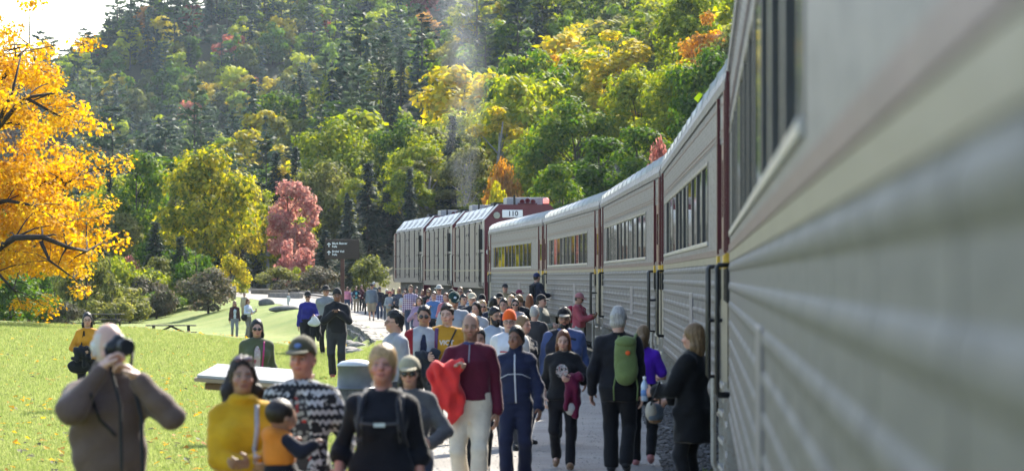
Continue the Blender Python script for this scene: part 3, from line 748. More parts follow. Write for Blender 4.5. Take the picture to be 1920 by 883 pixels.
def try_tree(px, d, kind, colr, H, wd, mind, zone):
    x = at(px, d)
    for (a, b) in pts_taken:
        if (a - x) ** 2 + (b - d) ** 2 < mind * mind: return False
    pts_taken.append((x, d))
    p_ = kind + tr_rng.choice({'D': '123', 'S': '1', 'W': '12'}[kind]); slim = tr_rng.random() < .5; wd = PROTO[p_][3] * 2 * H / PROTO[p_][2] * (tr_rng.uniform(.72, .9) if slim else tr_rng.uniform(1.02, 1.25))
    nm = NAME[kind].replace('_', ' ')
    tree(p_, colr, x, d, H, wd, f"{'tall' if H > 11 else 'short'} {'slim' if slim else 'broad'} {ADJ[colr]} {nm} {'high' if d > 590 or 385 < d < 470 else 'low'} on the {zone} {place_word(px)}", f'forest trees on the {zone}'); return True
# valley floor band behind the park edge
for i in range(60):
    px = tr_rng.uniform(-60, 1000) ; d = tr_rng.uniform(335, 440)
    k_, c_ = spur_kind(px, 0); try_tree(px, d, k_, c_, tr_rng.uniform(8, 13) * (1.2 if k_ != 'D' else 1), None, 5.5, 'valley floor')
# right-hand slope
for i in range(130):
    px = tr_rng.uniform(880, 1440); d = tr_rng.uniform(300, 470)
    k_, c_ = spur_kind(px, 0); try_tree(px, d, k_, c_, tr_rng.uniform(9, 14), None, 5.0, 'trackside slope')
# spur
tries = 0; cnt = 0
while cnt < 150 and tries < 4000:
    tries += 1
    px = tr_rng.uniform(430, 1250); d = tr_rng.uniform(470, 700); x = at(px, d)
    if tz(x, d) < 4: continue
    k_, c_ = spur_kind(px, 0)
    if try_tree(px, d, k_, c_, tr_rng.uniform(8, 12.5) * (1.3 if k_ == 'W' else 1.1 if k_ == 'S' else 1), None, 5.2, 'middle slope'): cnt += 1

# ---- geometry-nodes scatter for masses nobody can count (far wood, grass, stones)
def scatter(name, pts, idx, scl, rot, protos, mat_hint=None, tilt=None):
    me = bpy.data.meshes.new(name); me.vertices.add(len(pts)); me.vertices.foreach_set('co', np.asarray(pts, np.float32).ravel())
    for an, typ, data in (('idx', 'INT', idx), ('scl', 'FLOAT', scl)):
        a = me.attributes.new(an, typ, 'POINT'); a.data.foreach_set('value', np.asarray(data, np.int32 if typ == 'INT' else np.float32))
    a = me.attributes.new('rot', 'FLOAT_VECTOR', 'POINT'); rv = np.zeros((len(pts), 3), np.float32); rv[:, 2] = rot
    if tilt is not None: rv[:, :2] = tilt
    a.data.foreach_set('vector', rv.ravel()); me.update()
    ob = bpy.data.objects.new(name, me); COL.objects.link(ob)
    cl = bpy.data.collections.new(name + '_kinds')
    for i, p in enumerate(protos): p.name = f'{name}_{i:02d}'; cl.objects.link(p)
    ng = bpy.data.node_groups.new(name, 'GeometryNodeTree')
    ng.interface.new_socket('Geometry', in_out='INPUT', socket_type='NodeSocketGeometry'); ng.interface.new_socket('Geometry', in_out='OUTPUT', socket_type='NodeSocketGeometry')
    N = ng.nodes; L = ng.links; gi = N.new('NodeGroupInput'); go = N.new('NodeGroupOutput')
    ip = N.new('GeometryNodeInstanceOnPoints'); ci = N.new('GeometryNodeCollectionInfo'); ci.inputs[0].default_value = cl
    ci.inputs['Separate Children'].default_value = True; ci.inputs['Reset Children'].default_value = True
    def attr(nm, typ):
        n = N.new('GeometryNodeInputNamedAttribute'); n.data_type = typ; n.inputs[0].default_value = nm; return [o for o in n.outputs if o.enabled][0]
    L.new(gi.outputs[0], ip.inputs['Points']); L.new(ci.outputs[0], ip.inputs['Instance']); ip.inputs['Pick Instance'].default_value = True
    L.new(attr('idx', 'INT'), ip.inputs['Instance Index']); L.new(attr('scl', 'FLOAT'), ip.inputs['Scale'])
    er = N.new('FunctionNodeEulerToRotation'); L.new(attr('rot', 'FLOAT_VECTOR'), er.inputs[0]); L.new(er.outputs[0], ip.inputs['Rotation'])
    L.new(ip.outputs[0], go.inputs[0])
    md = ob.modifiers.new('scatter', 'NODES'); md.node_group = ng
    return tag(ob, kind='stuff')

def joined(seed, kind, colr):
    """trunk and crown in one mesh for the far wood"""
    if kind == 'D': tm, cm = decid(seed, 12, 4.3, 1300, .58, 26, .05, 1, False)
    elif kind == 'S': tm, cm = conifer(seed, 15, 2.5, 20, 5, 3, .85, .42)
    else: tm, cm = conifer(seed, 20, 3.9, 15, 4, 5, 1.1, .1, .12, True)
    bm = bmesh.new(); bm.from_mesh(cm); nf = len(bm.faces); bm.from_mesh(tm); bm.faces.ensure_lookup_table()
    for f in bm.faces[nf:]: f.material_index = 1
    me = bpy.data.meshes.new('far_tree'); bm.to_mesh(me); bm.free(); me.materials.append(FARLEAF[colr]); me.materials.append(M_BARK)
    return bpy.data.objects.new('far_tree', me)
far_protos = [joined(50, 'D', 'lime'), joined(51, 'D', 'green'), joined(52, 'D', 'olive'), joined(53, 'D', 'yellow'), joined(54, 'D', 'orange'), joined(55, 'D', 'red'),
              joined(56, 'S', 'spruce'), joined(57, 'S', 'spruce'), joined(58, 'W', 'pine'), joined(59, 'W', 'pine'), joined(60, 'D', 'green')]
P = []; I = []; SC = []
g = np.random.default_rng(5)
def far_pts(n, y0, y1, spread, wts, smin, smax):
    Y = g.uniform(y0, y1, n); X = g.uniform(-1, 1, n) * spread * Y; Z = terrain(X, Y)
    stand = wob(X, Y, 17, 2.) + .6 * wob(X, Y, 7, 1.)
    for x, y, z, sd__ in zip(X, Y, Z, stand):
        ww = wts.copy(); ww[6:10] *= math.exp(-1.9 * sd__); ww[:6] *= math.exp(1.0 * sd__); ww /= ww.sum(); i = int(g.choice(len(wts), p=ww)); P.append((x, y, z - .3)); I.append(i); SC.append(g.uniform(smin, smax) * (1.15 if i >= 6 and i < 10 else 1))
wt = np.array([.19, .18, .13, .09, .015, .02, .09, .08, .09, .07, .08]); wt /= wt.sum()
far_pts(3600, 745, 1130, .165, wt, .62, 1.05)
far_pts(700, 460, 700, .165, wt, .55, .85)
far_pts(500, 330, 460, .20, wt, .4, .6)
for k in range(420):   # slope beyond the coaches
    y = g.uniform(110, 480); x = max(.066 * y, float(x_track(y)) + 13) + g.random() * 80; P.append((x, y, tz(x, y) - .3)); I.append(int(g.choice(len(wt), p=wt))); SC.append(g.uniform(.5, .9))
P = np.array(P); keep = np.ones(len(P), bool)
# keep the small fill trees off the near slope's view and away from the train and the open park
far_pts_names = [p.name for p in far_protos]
scatter('far_forest', P, I, SC, g.uniform(0, 6.28, len(P)), far_protos)

# ---- golden maple at the lawn edge
MD = 112.0; ms = F_PX / MD
mroot = empty('maple_tree', (at(-110, MD), MD, tz(at(-110, MD), MD)))
tag(mroot, 'large golden orange maple tree with dark limbs on the lawn', 'tree')
g = np.random.default_rng(99); o0 = np.array(mroot.location)
def mp(px, py, dy=0.): return np.array([at(px, MD), MD + dy, CAM_Z + (519 - py) / ms]) - o0
mb = MB()
mb.tube([(0, 0, -.5), (0, 0, .3), mp(-105, 470), mp(-85, 330, .3), mp(-70, 160, .2), mp(-50, 30, 0)], [.42, .36, .30, .24, .15, .04], 10)
limbs = [([(-105, 520, 0), (-30, 500, -2.0), (20, 470, -3.6), (60, 452, -4.2), (110, 448, -4.2), (150, 465, -3.6), (180, 474, -2.6)], .17),
         ([(20, 470, -3.6), (32, 510, -4.2), (60, 540, -4.2)], .10), ([(110, 448, -4.2), (130, 490, -4.2), (165, 520, -4.0)], .07),
         ([(-95, 420, .2), (-20, 390, .8), (50, 345, 1.2), (85, 335, 1.3), (112, 345, 1.2)], .14),
         ([(-90, 360, 0), (-30, 300, -2.0), (30, 240, -3.4), (75, 195, -3.9), (120, 190, -3.6)], .15), ([(30, 240, -3.4), (50, 190, -3.6), (60, 110, -2.8)], .08),
         ([(-80, 260, .3), (-20, 170, .9), (25, 105, 1.1), (45, 85, 1)], .11), ([(75, 195, -3.9), (120, 215, -3.8), (165, 240, -3.0)], .06),
         ([(-95, 430, -.5), (-40, 400, -2), (30, 380, -2.8), (90, 390, -3), (135, 420, -2.6)], .10),
         ([(50, 345, 1.2), (80, 390, 1.6), (120, 420, 1.6)], .06)]
ends = []
for pl, r in limbs:
    pp = [mp(*q) + g.normal(size=3) * .05 for q in pl]
    mb.tube(pp, list(np.linspace(r, r * .25, len(pp))), 7)
    front = min(q[2] for q in pl) < -1.9
    for q in pp[1:]:
        for k in range(3 if front else 7):
            e = q + g.normal(size=3) * (.62, .7 if front else 1.1, .6) + ((0, 1.3, 0) if front else (0, 0, 0)); ends.append(e); mb.tube([q, (q + e) / 2 + (0, 0, .08), e], [r * .25, r * .15, .01], 4, False)
# crown volume: two bulging lobes
pc = []
def lobe(px, py, rx, ry, rz, n, dy=0):
    c = mp(px, py, dy)
    for i in range(n):
        u = g.normal(size=3); u /= np.linalg.norm(u); r = g.uniform(.3, 1) ** .5
        pc.append(c + u * r * (rx / ms, ry / ms, rz / ms))
lobe(-75, 185, 190, 200, 160, 52); lobe(-60, 390, 200, 220, 125, 60); lobe(-95, 60, 110, 140, 55, 14); lobe(75, 470, 100, 130, 55, 22, .4); lobe(30, 345, 125, 180, 62, 22)
pc = [p for p in pc if not (p[2] < mp(0, 548)[2])] + ends
C = []; NR = []
for c in pc:
    r = g.uniform(.36, .66); k = int(250 * r)
    u = g.normal(size=(k, 3)); u /= np.linalg.norm(u, axis=1, keepdims=True); rr = g.uniform(.2, 1, (k, 1)) ** .5
    C.append(c + u * rr * r * (1.15, 1.15, .62) + g.normal(size=(k, 3)) * .06); NR.append(u * .6 + (0, 0, .3))
C = np.concatenate(C); NR = np.concatenate(NR)
v, f = leaf_quads(C, .070, g, .3, .75, NR)
mb.build('trunk', M_BARKD, mroot, True)
mobj('crown', npmesh('crown', v, f), LEAF['maple'], mroot)

# ---- mown grass near the camera: tufts; fallen leaves; stones on the path
def tuft(seed, n, h, r, mat):
    q = np.random.default_rng(seed); v = []; f = []
    for i in range(n):
        a = q.uniform(0, 6.28); b = q.uniform(0, 6.28); p = np.array([np.cos(b), np.sin(b), 0]) * r * q.random()
        d = np.array([np.cos(a), np.sin(a), 0]); s = np.array([-d[1], d[0], 0]) * .0045; hh = h * q.uniform(.6, 1.2); lean = q.uniform(.1, .7) * hh
        k = len(v); v += [p - s, p + s, p + d * lean * .4 + s * .8 + (0, 0, hh * .6), p + d * lean * .4 - s * .8 + (0, 0, hh * .6), p + d * lean + (0, 0, hh)]
        f += [(k, k + 1, k + 2, k + 3), (k + 3, k + 2, k + 4, k + 4)]
    me = bpy.data.meshes.new('tuft'); me.from_pydata([tuple(x) for x in v], [], [x if x[2] != x[3] else x[:3] for x in f]); me.update(); me.materials.append(mat)
    return bpy.data.objects.new('tuft', me)
M_BLADE = leaf_mat('grass_blade', (.125, .175, .035), (.22, .275, .065), (.34, .35, .14), .4, .5, 1.0)
gp = [tuft(1, 12, .055, .10, M_BLADE), tuft(2, 12, .045, .12, M_BLADE), tuft(3, 9, .07, .09, M_BLADE)]
n = 125000; Y = 17 + (g.random(n) ** 1.25) * 95; X = x_edge(Y) + .15 - g.random(n) ** 1.0 * (.235 * Y + x_edge(Y) + .3)
P = np.stack([X, Y, terrain(X, Y) - .004], -1)
scatter('grass', P, g.integers(0, 3, n), g.uniform(.6, 1.05, n) * (1 + np.clip((Y - 40) / 60, 0, 1) * .6), g.uniform(0, 6.28, n), gp)
def leaf_obj(colr):
    me = npmesh('fallen_leaf', np.array([(-.05, 0, .004), (0, -.035, .012), (.055, 0, .006), (0, .035, .016)]), np.array([(0, 1, 2, 3)])); me.materials.append(LEAF[colr]); return bpy.data.objects.new('leaf', me)
n = 2800; Y = 18 + g.random(n) ** 1.5 * 110; X = x_edge(Y) + .5 - g.random(n) * (.165 * Y + x_edge(Y))
scatter('fallen_leaves', np.stack([X, Y, terrain(X, Y) + .03], -1), g.integers(0, 3, n), g.uniform(.6, 1.4, n), g.uniform(0, 6.28, n), [leaf_obj(c) for c in ('orange', 'gold', 'grey')], tilt=g.normal(size=(n, 2)) * .3)
def stone_obj(seed, mat):
    bm = bmesh.new(); bmesh.ops.create_icosphere(bm, subdivisions=1, radius=.5); q = random.Random(seed)
    for v in bm.verts: v.co *= q.uniform(.7, 1.15); v.co.z *= .6
    me = bpy.data.meshes.new('stone'); bm.to_mesh(me); bm.free(); me.materials.append(mat); return bpy.data.objects.new('stone', me)
M_PEB = worn('pebble_grey', (.40, .375, .34), .85, 0, .4, 9)
M_BAL = worn('ballast_lump', (.13, .12, .11), .9, 0, .5, 6)
n = 5000; Y = 25 + g.random(n) ** 1.6 * 60; X = x_edge(Y) + g.random(n) * (x_track(Y) - x_edge(Y))
scatter('gravel', np.stack([X, Y, terrain(X, Y) + .016], -1), g.integers(0, 2, n), g.uniform(.010, .030, n), g.uniform(0, 6.28, n), [stone_obj(1, M_PEB), stone_obj(2, M_PEB)])
n = 16000; Y = 18 + g.random(n) ** 1.4 * 110; X = x_track(Y) - .35 + g.random(n) ** 1.3 * 2.2
scatter('ballast', np.stack([X, Y, terrain(X, Y) + .04], -1), g.integers(0, 2, n), g.uniform(.035, .10, n), g.uniform(0, 6.28, n), [stone_obj(3, M_BAL), stone_obj(4, M_BAL)])
n = 60; Y = g.uniform(28, 36, n); X = x_track(Y) - .05 + g.random(n) * .8
scatter('weeds', np.stack([X, Y, terrain(X, Y) + .03], -1), g.integers(0, 3, n), g.uniform(.9, 2.2, n), g.uniform(0, 6.28, n), [tuft(5, 9, .06, .06, LEAF['green']), tuft(6, 9, .06, .06, LEAF['green']), tuft(7, 9, .06, .06, LEAF['green'])])

# ---- air and the pale column above the locomotives
def volume_box(name, x0, x1, y0, y1, z0, z1, dens, col, aniso=0.2):
    m = bpy.data.materials.new(name + '_air'); m.use_nodes = True; m.node_tree.nodes.clear(); t = NT.__new__(NT); t.t = m.node_tree; t.n = t.t.nodes; t.l = t.t.links
    out = t.n.new('ShaderNodeOutputMaterial'); pv = t.n.new('ShaderNodeVolumePrincipled'); pv.inputs['Density'].default_value = dens; pv.inputs['Color'].default_value = (*col, 1); pv.inputs['Anisotropy'].default_value = aniso
    t.l.new(pv.outputs[0], out.inputs['Volume'])
    o = MB().box(x0, x1, y0, y1, z0, z1).build(name, m); return tag(o, kind='stuff')
HAZE = .00006
volume_box('haze', -640, 640, -45, 1330, -7, 190, HAZE, (.70, .84, 1.0))
m = bpy.data.materials.new('pale_column_volume'); m.use_nodes = True; m.node_tree.nodes.clear(); t = NT.__new__(NT); t.t = m.node_tree; t.n = t.t.nodes; t.l = t.t.links  # pale noise-broken volume, a column widening upward above the nearest locomotive
out = t.n.new('ShaderNodeOutputMaterial'); pv = t.n.new('ShaderNodeVolumePrincipled'); pv.inputs['Color'].default_value = (.86, .90, 1, 1); pv.inputs['Anisotropy'].default_value = .3
tc = t.coord('Object'); sep = t.new('ShaderNodeSeparateXYZ'); t.ln(tc, sep.inputs[0])
nzx = t.noise(t.coord('Object', (.25, .25, .30)), 1.0, 3, .6); rad = t.math('SQRT', t.math('ADD', t.math('POWER', t.math('ADD', sep.outputs[0], t.math('MULTIPLY_ADD', nzx, 1.8, -.9)), 2), t.math('POWER', sep.outputs[1], 2)))
rr = t.math('MULTIPLY_ADD', sep.outputs[2], .11, .62)
fall = t.math('MAXIMUM', t.math('SUBTRACT', 1, t.math('DIVIDE', rad, rr)), 0)
nz = t.noise(t.coord('Object', (1, 1, .55)), 1.0, 4, .65)
nz = t.math('MAXIMUM', t.math('MULTIPLY_ADD', nz, 4.5, -1.75), 0)
dz = t.math('MULTIPLY', t.math('MULTIPLY', fall, nz), .13)
t.ln(dz, pv.inputs['Density']); t.l.new(pv.outputs[0], out.inputs['Volume'])
sm = MB().lathe([(.64, 0), (1.3, 6), (2.35, 15)], n=16).build('pale_column', m); sm.location = (at(869, 143), 143, 4.98); tag(sm, kind='stuff')
# ------------------------------------------------------------------ people: signed-distance bodies meshed with surface nets
def nrm(v): v = np.asarray(v, float); return v / (np.linalg.norm(v) + 1e-9)
def smin(a, b, k):
    if k <= 0: return np.minimum(a, b)
    h = np.maximum(k - np.abs(a - b), 0) / k
    return np.minimum(a, b) - h * h * k * .25
def sdf_grid(prims, lo, hi, h):
    ax = [np.arange(lo[i], hi[i] + h, h, dtype=np.float32) for i in range(3)]
    F = np.full([len(a) for a in ax], .5, np.float32)
    for pr in prims:
        kind = pr[0]
        if kind == 'c': _, a, b, ra, rb, k, op = pr; r = max(ra, rb); blo = np.minimum(a, b) - r; bhi = np.maximum(a, b) + r
        elif kind == 'e': _, c, r3, M, k, op = pr; r = max(r3); blo = np.asarray(c) - r; bhi = np.asarray(c) + r
        elif kind == 'l': _, zs, la, lb, lx, ly, k, op = pr; blo = np.array([min(np.array(lx) - la), min(np.array(ly) - lb), zs[0]]); bhi = np.array([max(np.array(lx) + la), max(np.array(ly) + lb), zs[-1]])
        elif kind == 'p': _, n, d, k, op = pr; blo = lo; bhi = hi
        else: k = 0; blo = lo; bhi = hi
        mg = max(k, 0) + 3 * h
        sl = []
        for i in range(3):
            i0 = int(np.clip(np.floor((blo[i] - mg - lo[i]) / h), 0, len(ax[i]))); i1 = int(np.clip(np.ceil((bhi[i] + mg - lo[i]) / h) + 1, 0, len(ax[i])))
            sl.append(slice(i0, i1))
        if any(s.stop <= s.start for s in sl): continue
        x = ax[0][sl[0]][:, None, None]; y = ax[1][sl[1]][None, :, None]; z = ax[2][sl[2]][None, None, :]
        if kind == 'c':
            a = np.asarray(a, np.float32); b = np.asarray(b, np.float32); ba = b - a; l2 = float(ba @ ba) + 1e-12
            px, py, pz = x - a[0], y - a[1], z - a[2]
            t = np.clip((px * ba[0] + py * ba[1] + pz * ba[2]) / l2, 0, 1)
            d = np.sqrt((px - ba[0] * t) ** 2 + (py - ba[1] * t) ** 2 + (pz - ba[2] * t) ** 2) - (ra + (rb - ra) * t)
        elif kind == 'e':
            px, py, pz = x - c[0], y - c[1], z - c[2]
            if M is not None:
                px, py, pz = (px * M[0][0] + py * M[1][0] + pz * M[2][0], px * M[0][1] + py * M[1][1] + pz * M[2][1], px * M[0][2] + py * M[1][2] + pz * M[2][2])
            k0 = np.sqrt((px / r3[0]) ** 2 + (py / r3[1]) ** 2 + (pz / r3[2]) ** 2); k1 = np.sqrt((px / r3[0] ** 2) ** 2 + (py / r3[1] ** 2) ** 2 + (pz / r3[2] ** 2) ** 2)
            d = np.where(k1 > 1e-6, k0 * (k0 - 1) / np.maximum(k1, 1e-6), -min(r3))
        elif kind == 'l':
            zz = ax[2][sl[2]]; A = np.interp(zz, zs, la)[None, None, :]; B = np.interp(zz, zs, lb)[None, None, :]
            cx = np.interp(zz, zs, lx)[None, None, :]; cy = np.interp(zz, zs, ly)[None, None, :]
            q = (np.abs((x - cx) / A) ** 2.3 + np.abs((y - cy) / B) ** 2.3) ** (1 / 2.3)
            d = np.maximum((q - 1) * np.minimum(A, B), np.maximum(zs[0] - z, z - zs[-1]))
        elif kind == 'p':
            d = x * n[0] + y * n[1] + z * n[2] - d
        elif kind == 'x':
            F += pr[1](ax[0][:, None, None], ax[1][None, :, None], ax[2][None, None, :]).astype(np.float32); continue
        V = F[sl[0], sl[1], sl[2]]
        if op == 'u': V[...] = smin(V, d, k)
        elif op == 's': V[...] = -smin(-V, d, k)
        elif op == 'i': V[...] = -smin(-V, -d, k)
    return F, ax
def nets(F, lo, h):
    S_ = F < 0; n = F.shape
    c = np.zeros([m - 1 for m in n], np.int8)
    for i in (0, 1):
        for j in (0, 1):
            for k in (0, 1): c += S_[i:n[0] - 1 + i, j:n[1] - 1 + j, k:n[2] - 1 + k]
    act = (c > 0) & (c < 8)
    ids = np.full(act.shape, -1, np.int64); idx = np.argwhere(act); ids[act] = np.arange(len(idx))
    if len(idx) == 0: return np.zeros((0, 3)), np.zeros((0, 4), int)
    acc = np.zeros((len(idx), 3)); cnt = np.zeros(len(idx))
    E = []
    for ax_ in range(3):
        o1, o2 = [q for q in range(3) if q != ax_]
        for u in (0, 1):
            for v in (0, 1):
                s = [0, 0, 0]; s[o1] = u; s[o2] = v; e = list(s); e[ax_] = 1; E.append((s, e, ax_))
    for s, e, ax_ in E:
        a = F[idx[:, 0] + s[0], idx[:, 1] + s[1], idx[:, 2] + s[2]]; b = F[idx[:, 0] + e[0], idx[:, 1] + e[1], idx[:, 2] + e[2]]
        m = (a < 0) != (b < 0); t = np.where(m, a / np.where(m, a - b, 1), 0)
        p = np.array(s, float)[None, :].repeat(len(idx), 0); p[:, ax_] = t
        acc[m] += p[m]; cnt[m] += 1
    V = (idx + acc / cnt[:, None]) * h + np.asarray(lo)
    Q = []
    for ax_ in range(3):
        o1, o2 = (ax_ + 1) % 3, (ax_ + 2) % 3
        sl0 = [slice(1, -1)] * 3; sl0[ax_] = slice(0, n[ax_] - 1); sl1 = list(sl0); sl1[ax_] = slice(1, n[ax_])
        A, B = S_[tuple(sl0)], S_[tuple(sl1)]; ch = np.argwhere(A != B); 
        if not len(ch): continue
        off = np.array([1, 1, 1]); off[ax_] = 0; g_ = ch + off
        def cell(d1, d2):
            q = g_.copy(); q[:, o1] -= d1; q[:, o2] -= d2; return ids[q[:, 0], q[:, 1], q[:, 2]]
        q = np.stack([cell(1, 1), cell(0, 1), cell(0, 0), cell(1, 0)], 1)
        fl = ~A[tuple(ch.T)]
        q[fl] = q[fl][:, ::-1]; Q.append(q)
    Q = np.concatenate(Q); Q = Q[(Q >= 0).all(1)]
    return V, Q
def surf(prims, lo, hi, h):
    lo = np.asarray(lo, float); hi = np.asarray(hi, float)
    F, ax = sdf_grid(prims, lo, hi, h); return nets(F, lo, h)
def bounds(prims, pad):
    lo = np.full(3, 9.); hi = np.full(3, -9.)
    for p in prims:
        if p[-1] != 'u': continue
        if p[0] == 'c': r = max(p[3], p[4]); lo = np.minimum(lo, np.minimum(p[1], p[2]) - r); hi = np.maximum(hi, np.maximum(p[1], p[2]) + r)
        elif p[0] == 'e': r = max(p[2]); lo = np.minimum(lo, np.asarray(p[1]) - r); hi = np.maximum(hi, np.asarray(p[1]) + r)
        elif p[0] == 'l':
            lo = np.minimum(lo, [min(np.array(p[4]) - p[2]), min(np.array(p[5]) - p[3]), p[1][0]]); hi = np.maximum(hi, [max(np.array(p[4]) + p[2]), max(np.array(p[5]) + p[3]), p[1][-1]])
    return lo - pad, hi + pad
def folds(seed, amp, fz=13.):
    q = np.random.default_rng(seed); K = [(q.normal(size=3) * np.array([9, 9, fz]) * (1 if i < 4 else 2.1), q.uniform(0, 6.28), q.uniform(.5, 1) * (1 if i < 4 else .5)) for i in range(8)]
    return ('x', lambda x, y, z: amp * sum(a * np.sin(k[0] * x + k[1] * y + k[2] * z + p) for k, p, a in K) / 2.0)
def rotm(yaw, pitch, roll=0.):
    """columns = head axes; yaw>0 turns towards +x (image right when facing the camera), pitch>0 looks down"""
    return np.array(Matrix.Rotation(yaw, 3, 'Z') @ Matrix.Rotation(pitch, 3, 'X') @ Matrix.Rotation(roll, 3, 'Y'))

SKIN = {'light': (.50, .29, .215), 'pale': (.56, .35, .27), 'tan': (.37, .21, .14), 'brown': (.21, .105, .062), 'dark': (.15, .075, .045), 'red': (.50, .24, .18)}
HAIRC = {'black': (.010, .009, .009), 'brown': (.045, .022, .012), 'dark': (.02, .012, .008), 'auburn': (.12, .04, .014), 'blonde': (.38, .24, .11), 'dirty': (.17, .105, .05), 'grey': (.36, .34, .315), 'white': (.55, .53, .50), 'rusty': (.20, .07, .03)}
m = mk('skin', (.4, .25, .18), .46, spec=.45); t = NT(m); at_ = t.new('ShaderNodeAttribute'); at_.attribute_name = 'tone'
nz_ = t.noise(t.coord('Object'), 40, 3); t.ln(t.mix(t.math('MULTIPLY', nz_, .22), at_.outputs['Color'], (.30, .12, .08)), t.b.inputs['Base Color'])
t.b.inputs['Subsurface Weight'].default_value = .08; t.b.inputs['Subsurface Radius'].default_value = (.012, .005, .003); t.b.inputs['Subsurface Scale'].default_value = .5
M_SKIN = m
def hair_mat(c):
    k = 'hair_%.3f_%.3f_%.3f' % c
    if k in MATS: return MATS[k]
    m = mk(k, c, .45, spec=.35); t = NT(m); n = t.noise(t.coord('Object', (90, 90, 12)), 1.5, 3, .6)
    t.ln(t.ramp(n, [(.3, tuple(x * .55 for x in c)), (.7, tuple(min(1, x * 1.5) for x in c))]), t.b.inputs['Base Color']); t.bump(n, .5, .01); MATS[k] = m; return m
def cloth(c, pat=None, rough=.85, c2=None, c3=None, sheen=.2):
    k = f'cloth_{c}_{pat}_{c2}_{c3}'
    if k in MATS: return MATS[k]
    nm = (pat or 'plain') + '_cloth'
    m = mk(nm, c, rough, spec=.25); t = NT(m); v = t.coord('Object'); n = t.noise(v, 5, 4, .6); f = t.noise(v, 160, 2)
    base = t.ramp(n, [(.3, tuple(x * .82 for x in c)), (.7, tuple(min(1, x * 1.14) for x in c))])
    sp = t.new('ShaderNodeSeparateXYZ'); t.ln(v, sp.inputs[0]); X, Y, Z = sp.outputs
    def stripe(co, per, frac, off=0.):
        q = t.math('FRACT', t.math('MULTIPLY_ADD', co, 1 / per, off + 50.)); return t.math('LESS_THAN', q, frac)
    if pat == 'plaid':
        base = t.mix(t.math('MULTIPLY', stripe(X, .075, .42), .55), base, c2); base = t.mix(t.math('MULTIPLY', stripe(Z, .075, .42), .55), base, c2)
        base = t.mix(t.math('MULTIPLY', stripe(X, .075, .07, .3), .8), base, c3); base = t.mix(t.math('MULTIPLY', stripe(Z, .075, .07, .3), .8), base, c3)
    elif pat == 'stripes':
        base = t.mix(stripe(Z, .06, .45), base, c2)
    elif pat == 'knit':                                   # banded zigzag knit
        zz = t.math('ADD', Z, t.math('MULTIPLY', t.math('ABSOLUTE', t.math('SUBTRACT', t.math('FRACT', t.math('MULTIPLY_ADD', X, 30, 50)), .5)), .03))
        base = t.mix(stripe(zz, .062, .46), base, c2)
        vo = t.new('ShaderNodeTexVoronoi'); vo.inputs['Scale'].default_value = 34; t.ln(v, vo.inputs['Vector'])
        base = t.mix(t.math('MULTIPLY', t.math('LESS_THAN', vo.outputs['Distance'], .36), stripe(Z, .19, .5, .3)), base, c3)
        n2 = t.noise(v, 14, 3); base = t.mix(t.math('GREATER_THAN', n2, .56), base, c)
    elif pat == 'print':
        vo = t.new('ShaderNodeTexVoronoi'); vo.inputs['Scale'].default_value = 26; t.ln(v, vo.inputs['Vector'])
        base = t.mix(t.math('LESS_THAN', vo.outputs['Distance'], .42), base, c2); n2 = t.noise(v, 17, 3); base = t.mix(t.math('GREATER_THAN', n2, .6), base, c3)
    elif pat == 'block':                                   # coloured sleeves / body by side distance
        base = t.mix(t.math('GREATER_THAN', t.math('ABSOLUTE', X), .135), base, c2)
    elif pat == 'yoke':
        base = t.mix(t.math('GREATER_THAN', Z, 1.27), base, c2)
    t.ln(base, t.b.inputs['Base Color']); t.b.inputs['Sheen Weight'].default_value = sheen; t.b.inputs['Sheen Roughness'].default_value = .35
    t.bump(t.math('ADD', t.math('MULTIPLY', f, .25), t.math('ADD', t.noise(v, 20, 4), t.noise(v, 7, 3, .7))), .42, .02); MATS[k] = m; return m

def ik(Sx, W, l1, l2, pole):
    Sx = np.asarray(Sx, float); W = np.asarray(W, float); d = W - Sx; L = np.linalg.norm(d); Lm = (l1 + l2) * .997
    if L > Lm: W = Sx + d * Lm / L; d = W - Sx; L = Lm
    a = (l1 * l1 - l2 * l2 + L * L) / (2 * L); hgt = math.sqrt(max(l1 * l1 - a * a, 0)); u = d / L
    p = np.asarray(pole, float); p = p - u * (p @ u); p = nrm(p)
    return Sx + u * a + p * hgt, W
ARMS = {  # wrist (x is sign*), pole, curl
    'hang': ((.235, .02, .84), (.4, 1, 0), .45), 'fwd': ((.22, -.22, .91), (.4, 1, 0), .5), 'back': ((.23, .20, .90), (.4, 1, 0), .5),
    'face': ((.055, -.215, 1.575), (1, -.15, -.75), .9), 'belly': ((-.03, -.25, 1.10), (1, .5, -.6), .7), 'chest': ((.045, -.17, 1.30), (1, .1, -.9), .9),
    'phone': ((.10, -.36, 1.20), (.6, .6, -1), .8), 'bent': ((.19, -.30, 1.10), (.5, 1, -.5), .8), 'hip': ((.20, -.12, 1.00), (1, .8, .1), .6), 'strap': ((.11, -.14, 1.28), (.8, .3, -1), 1.0),
}
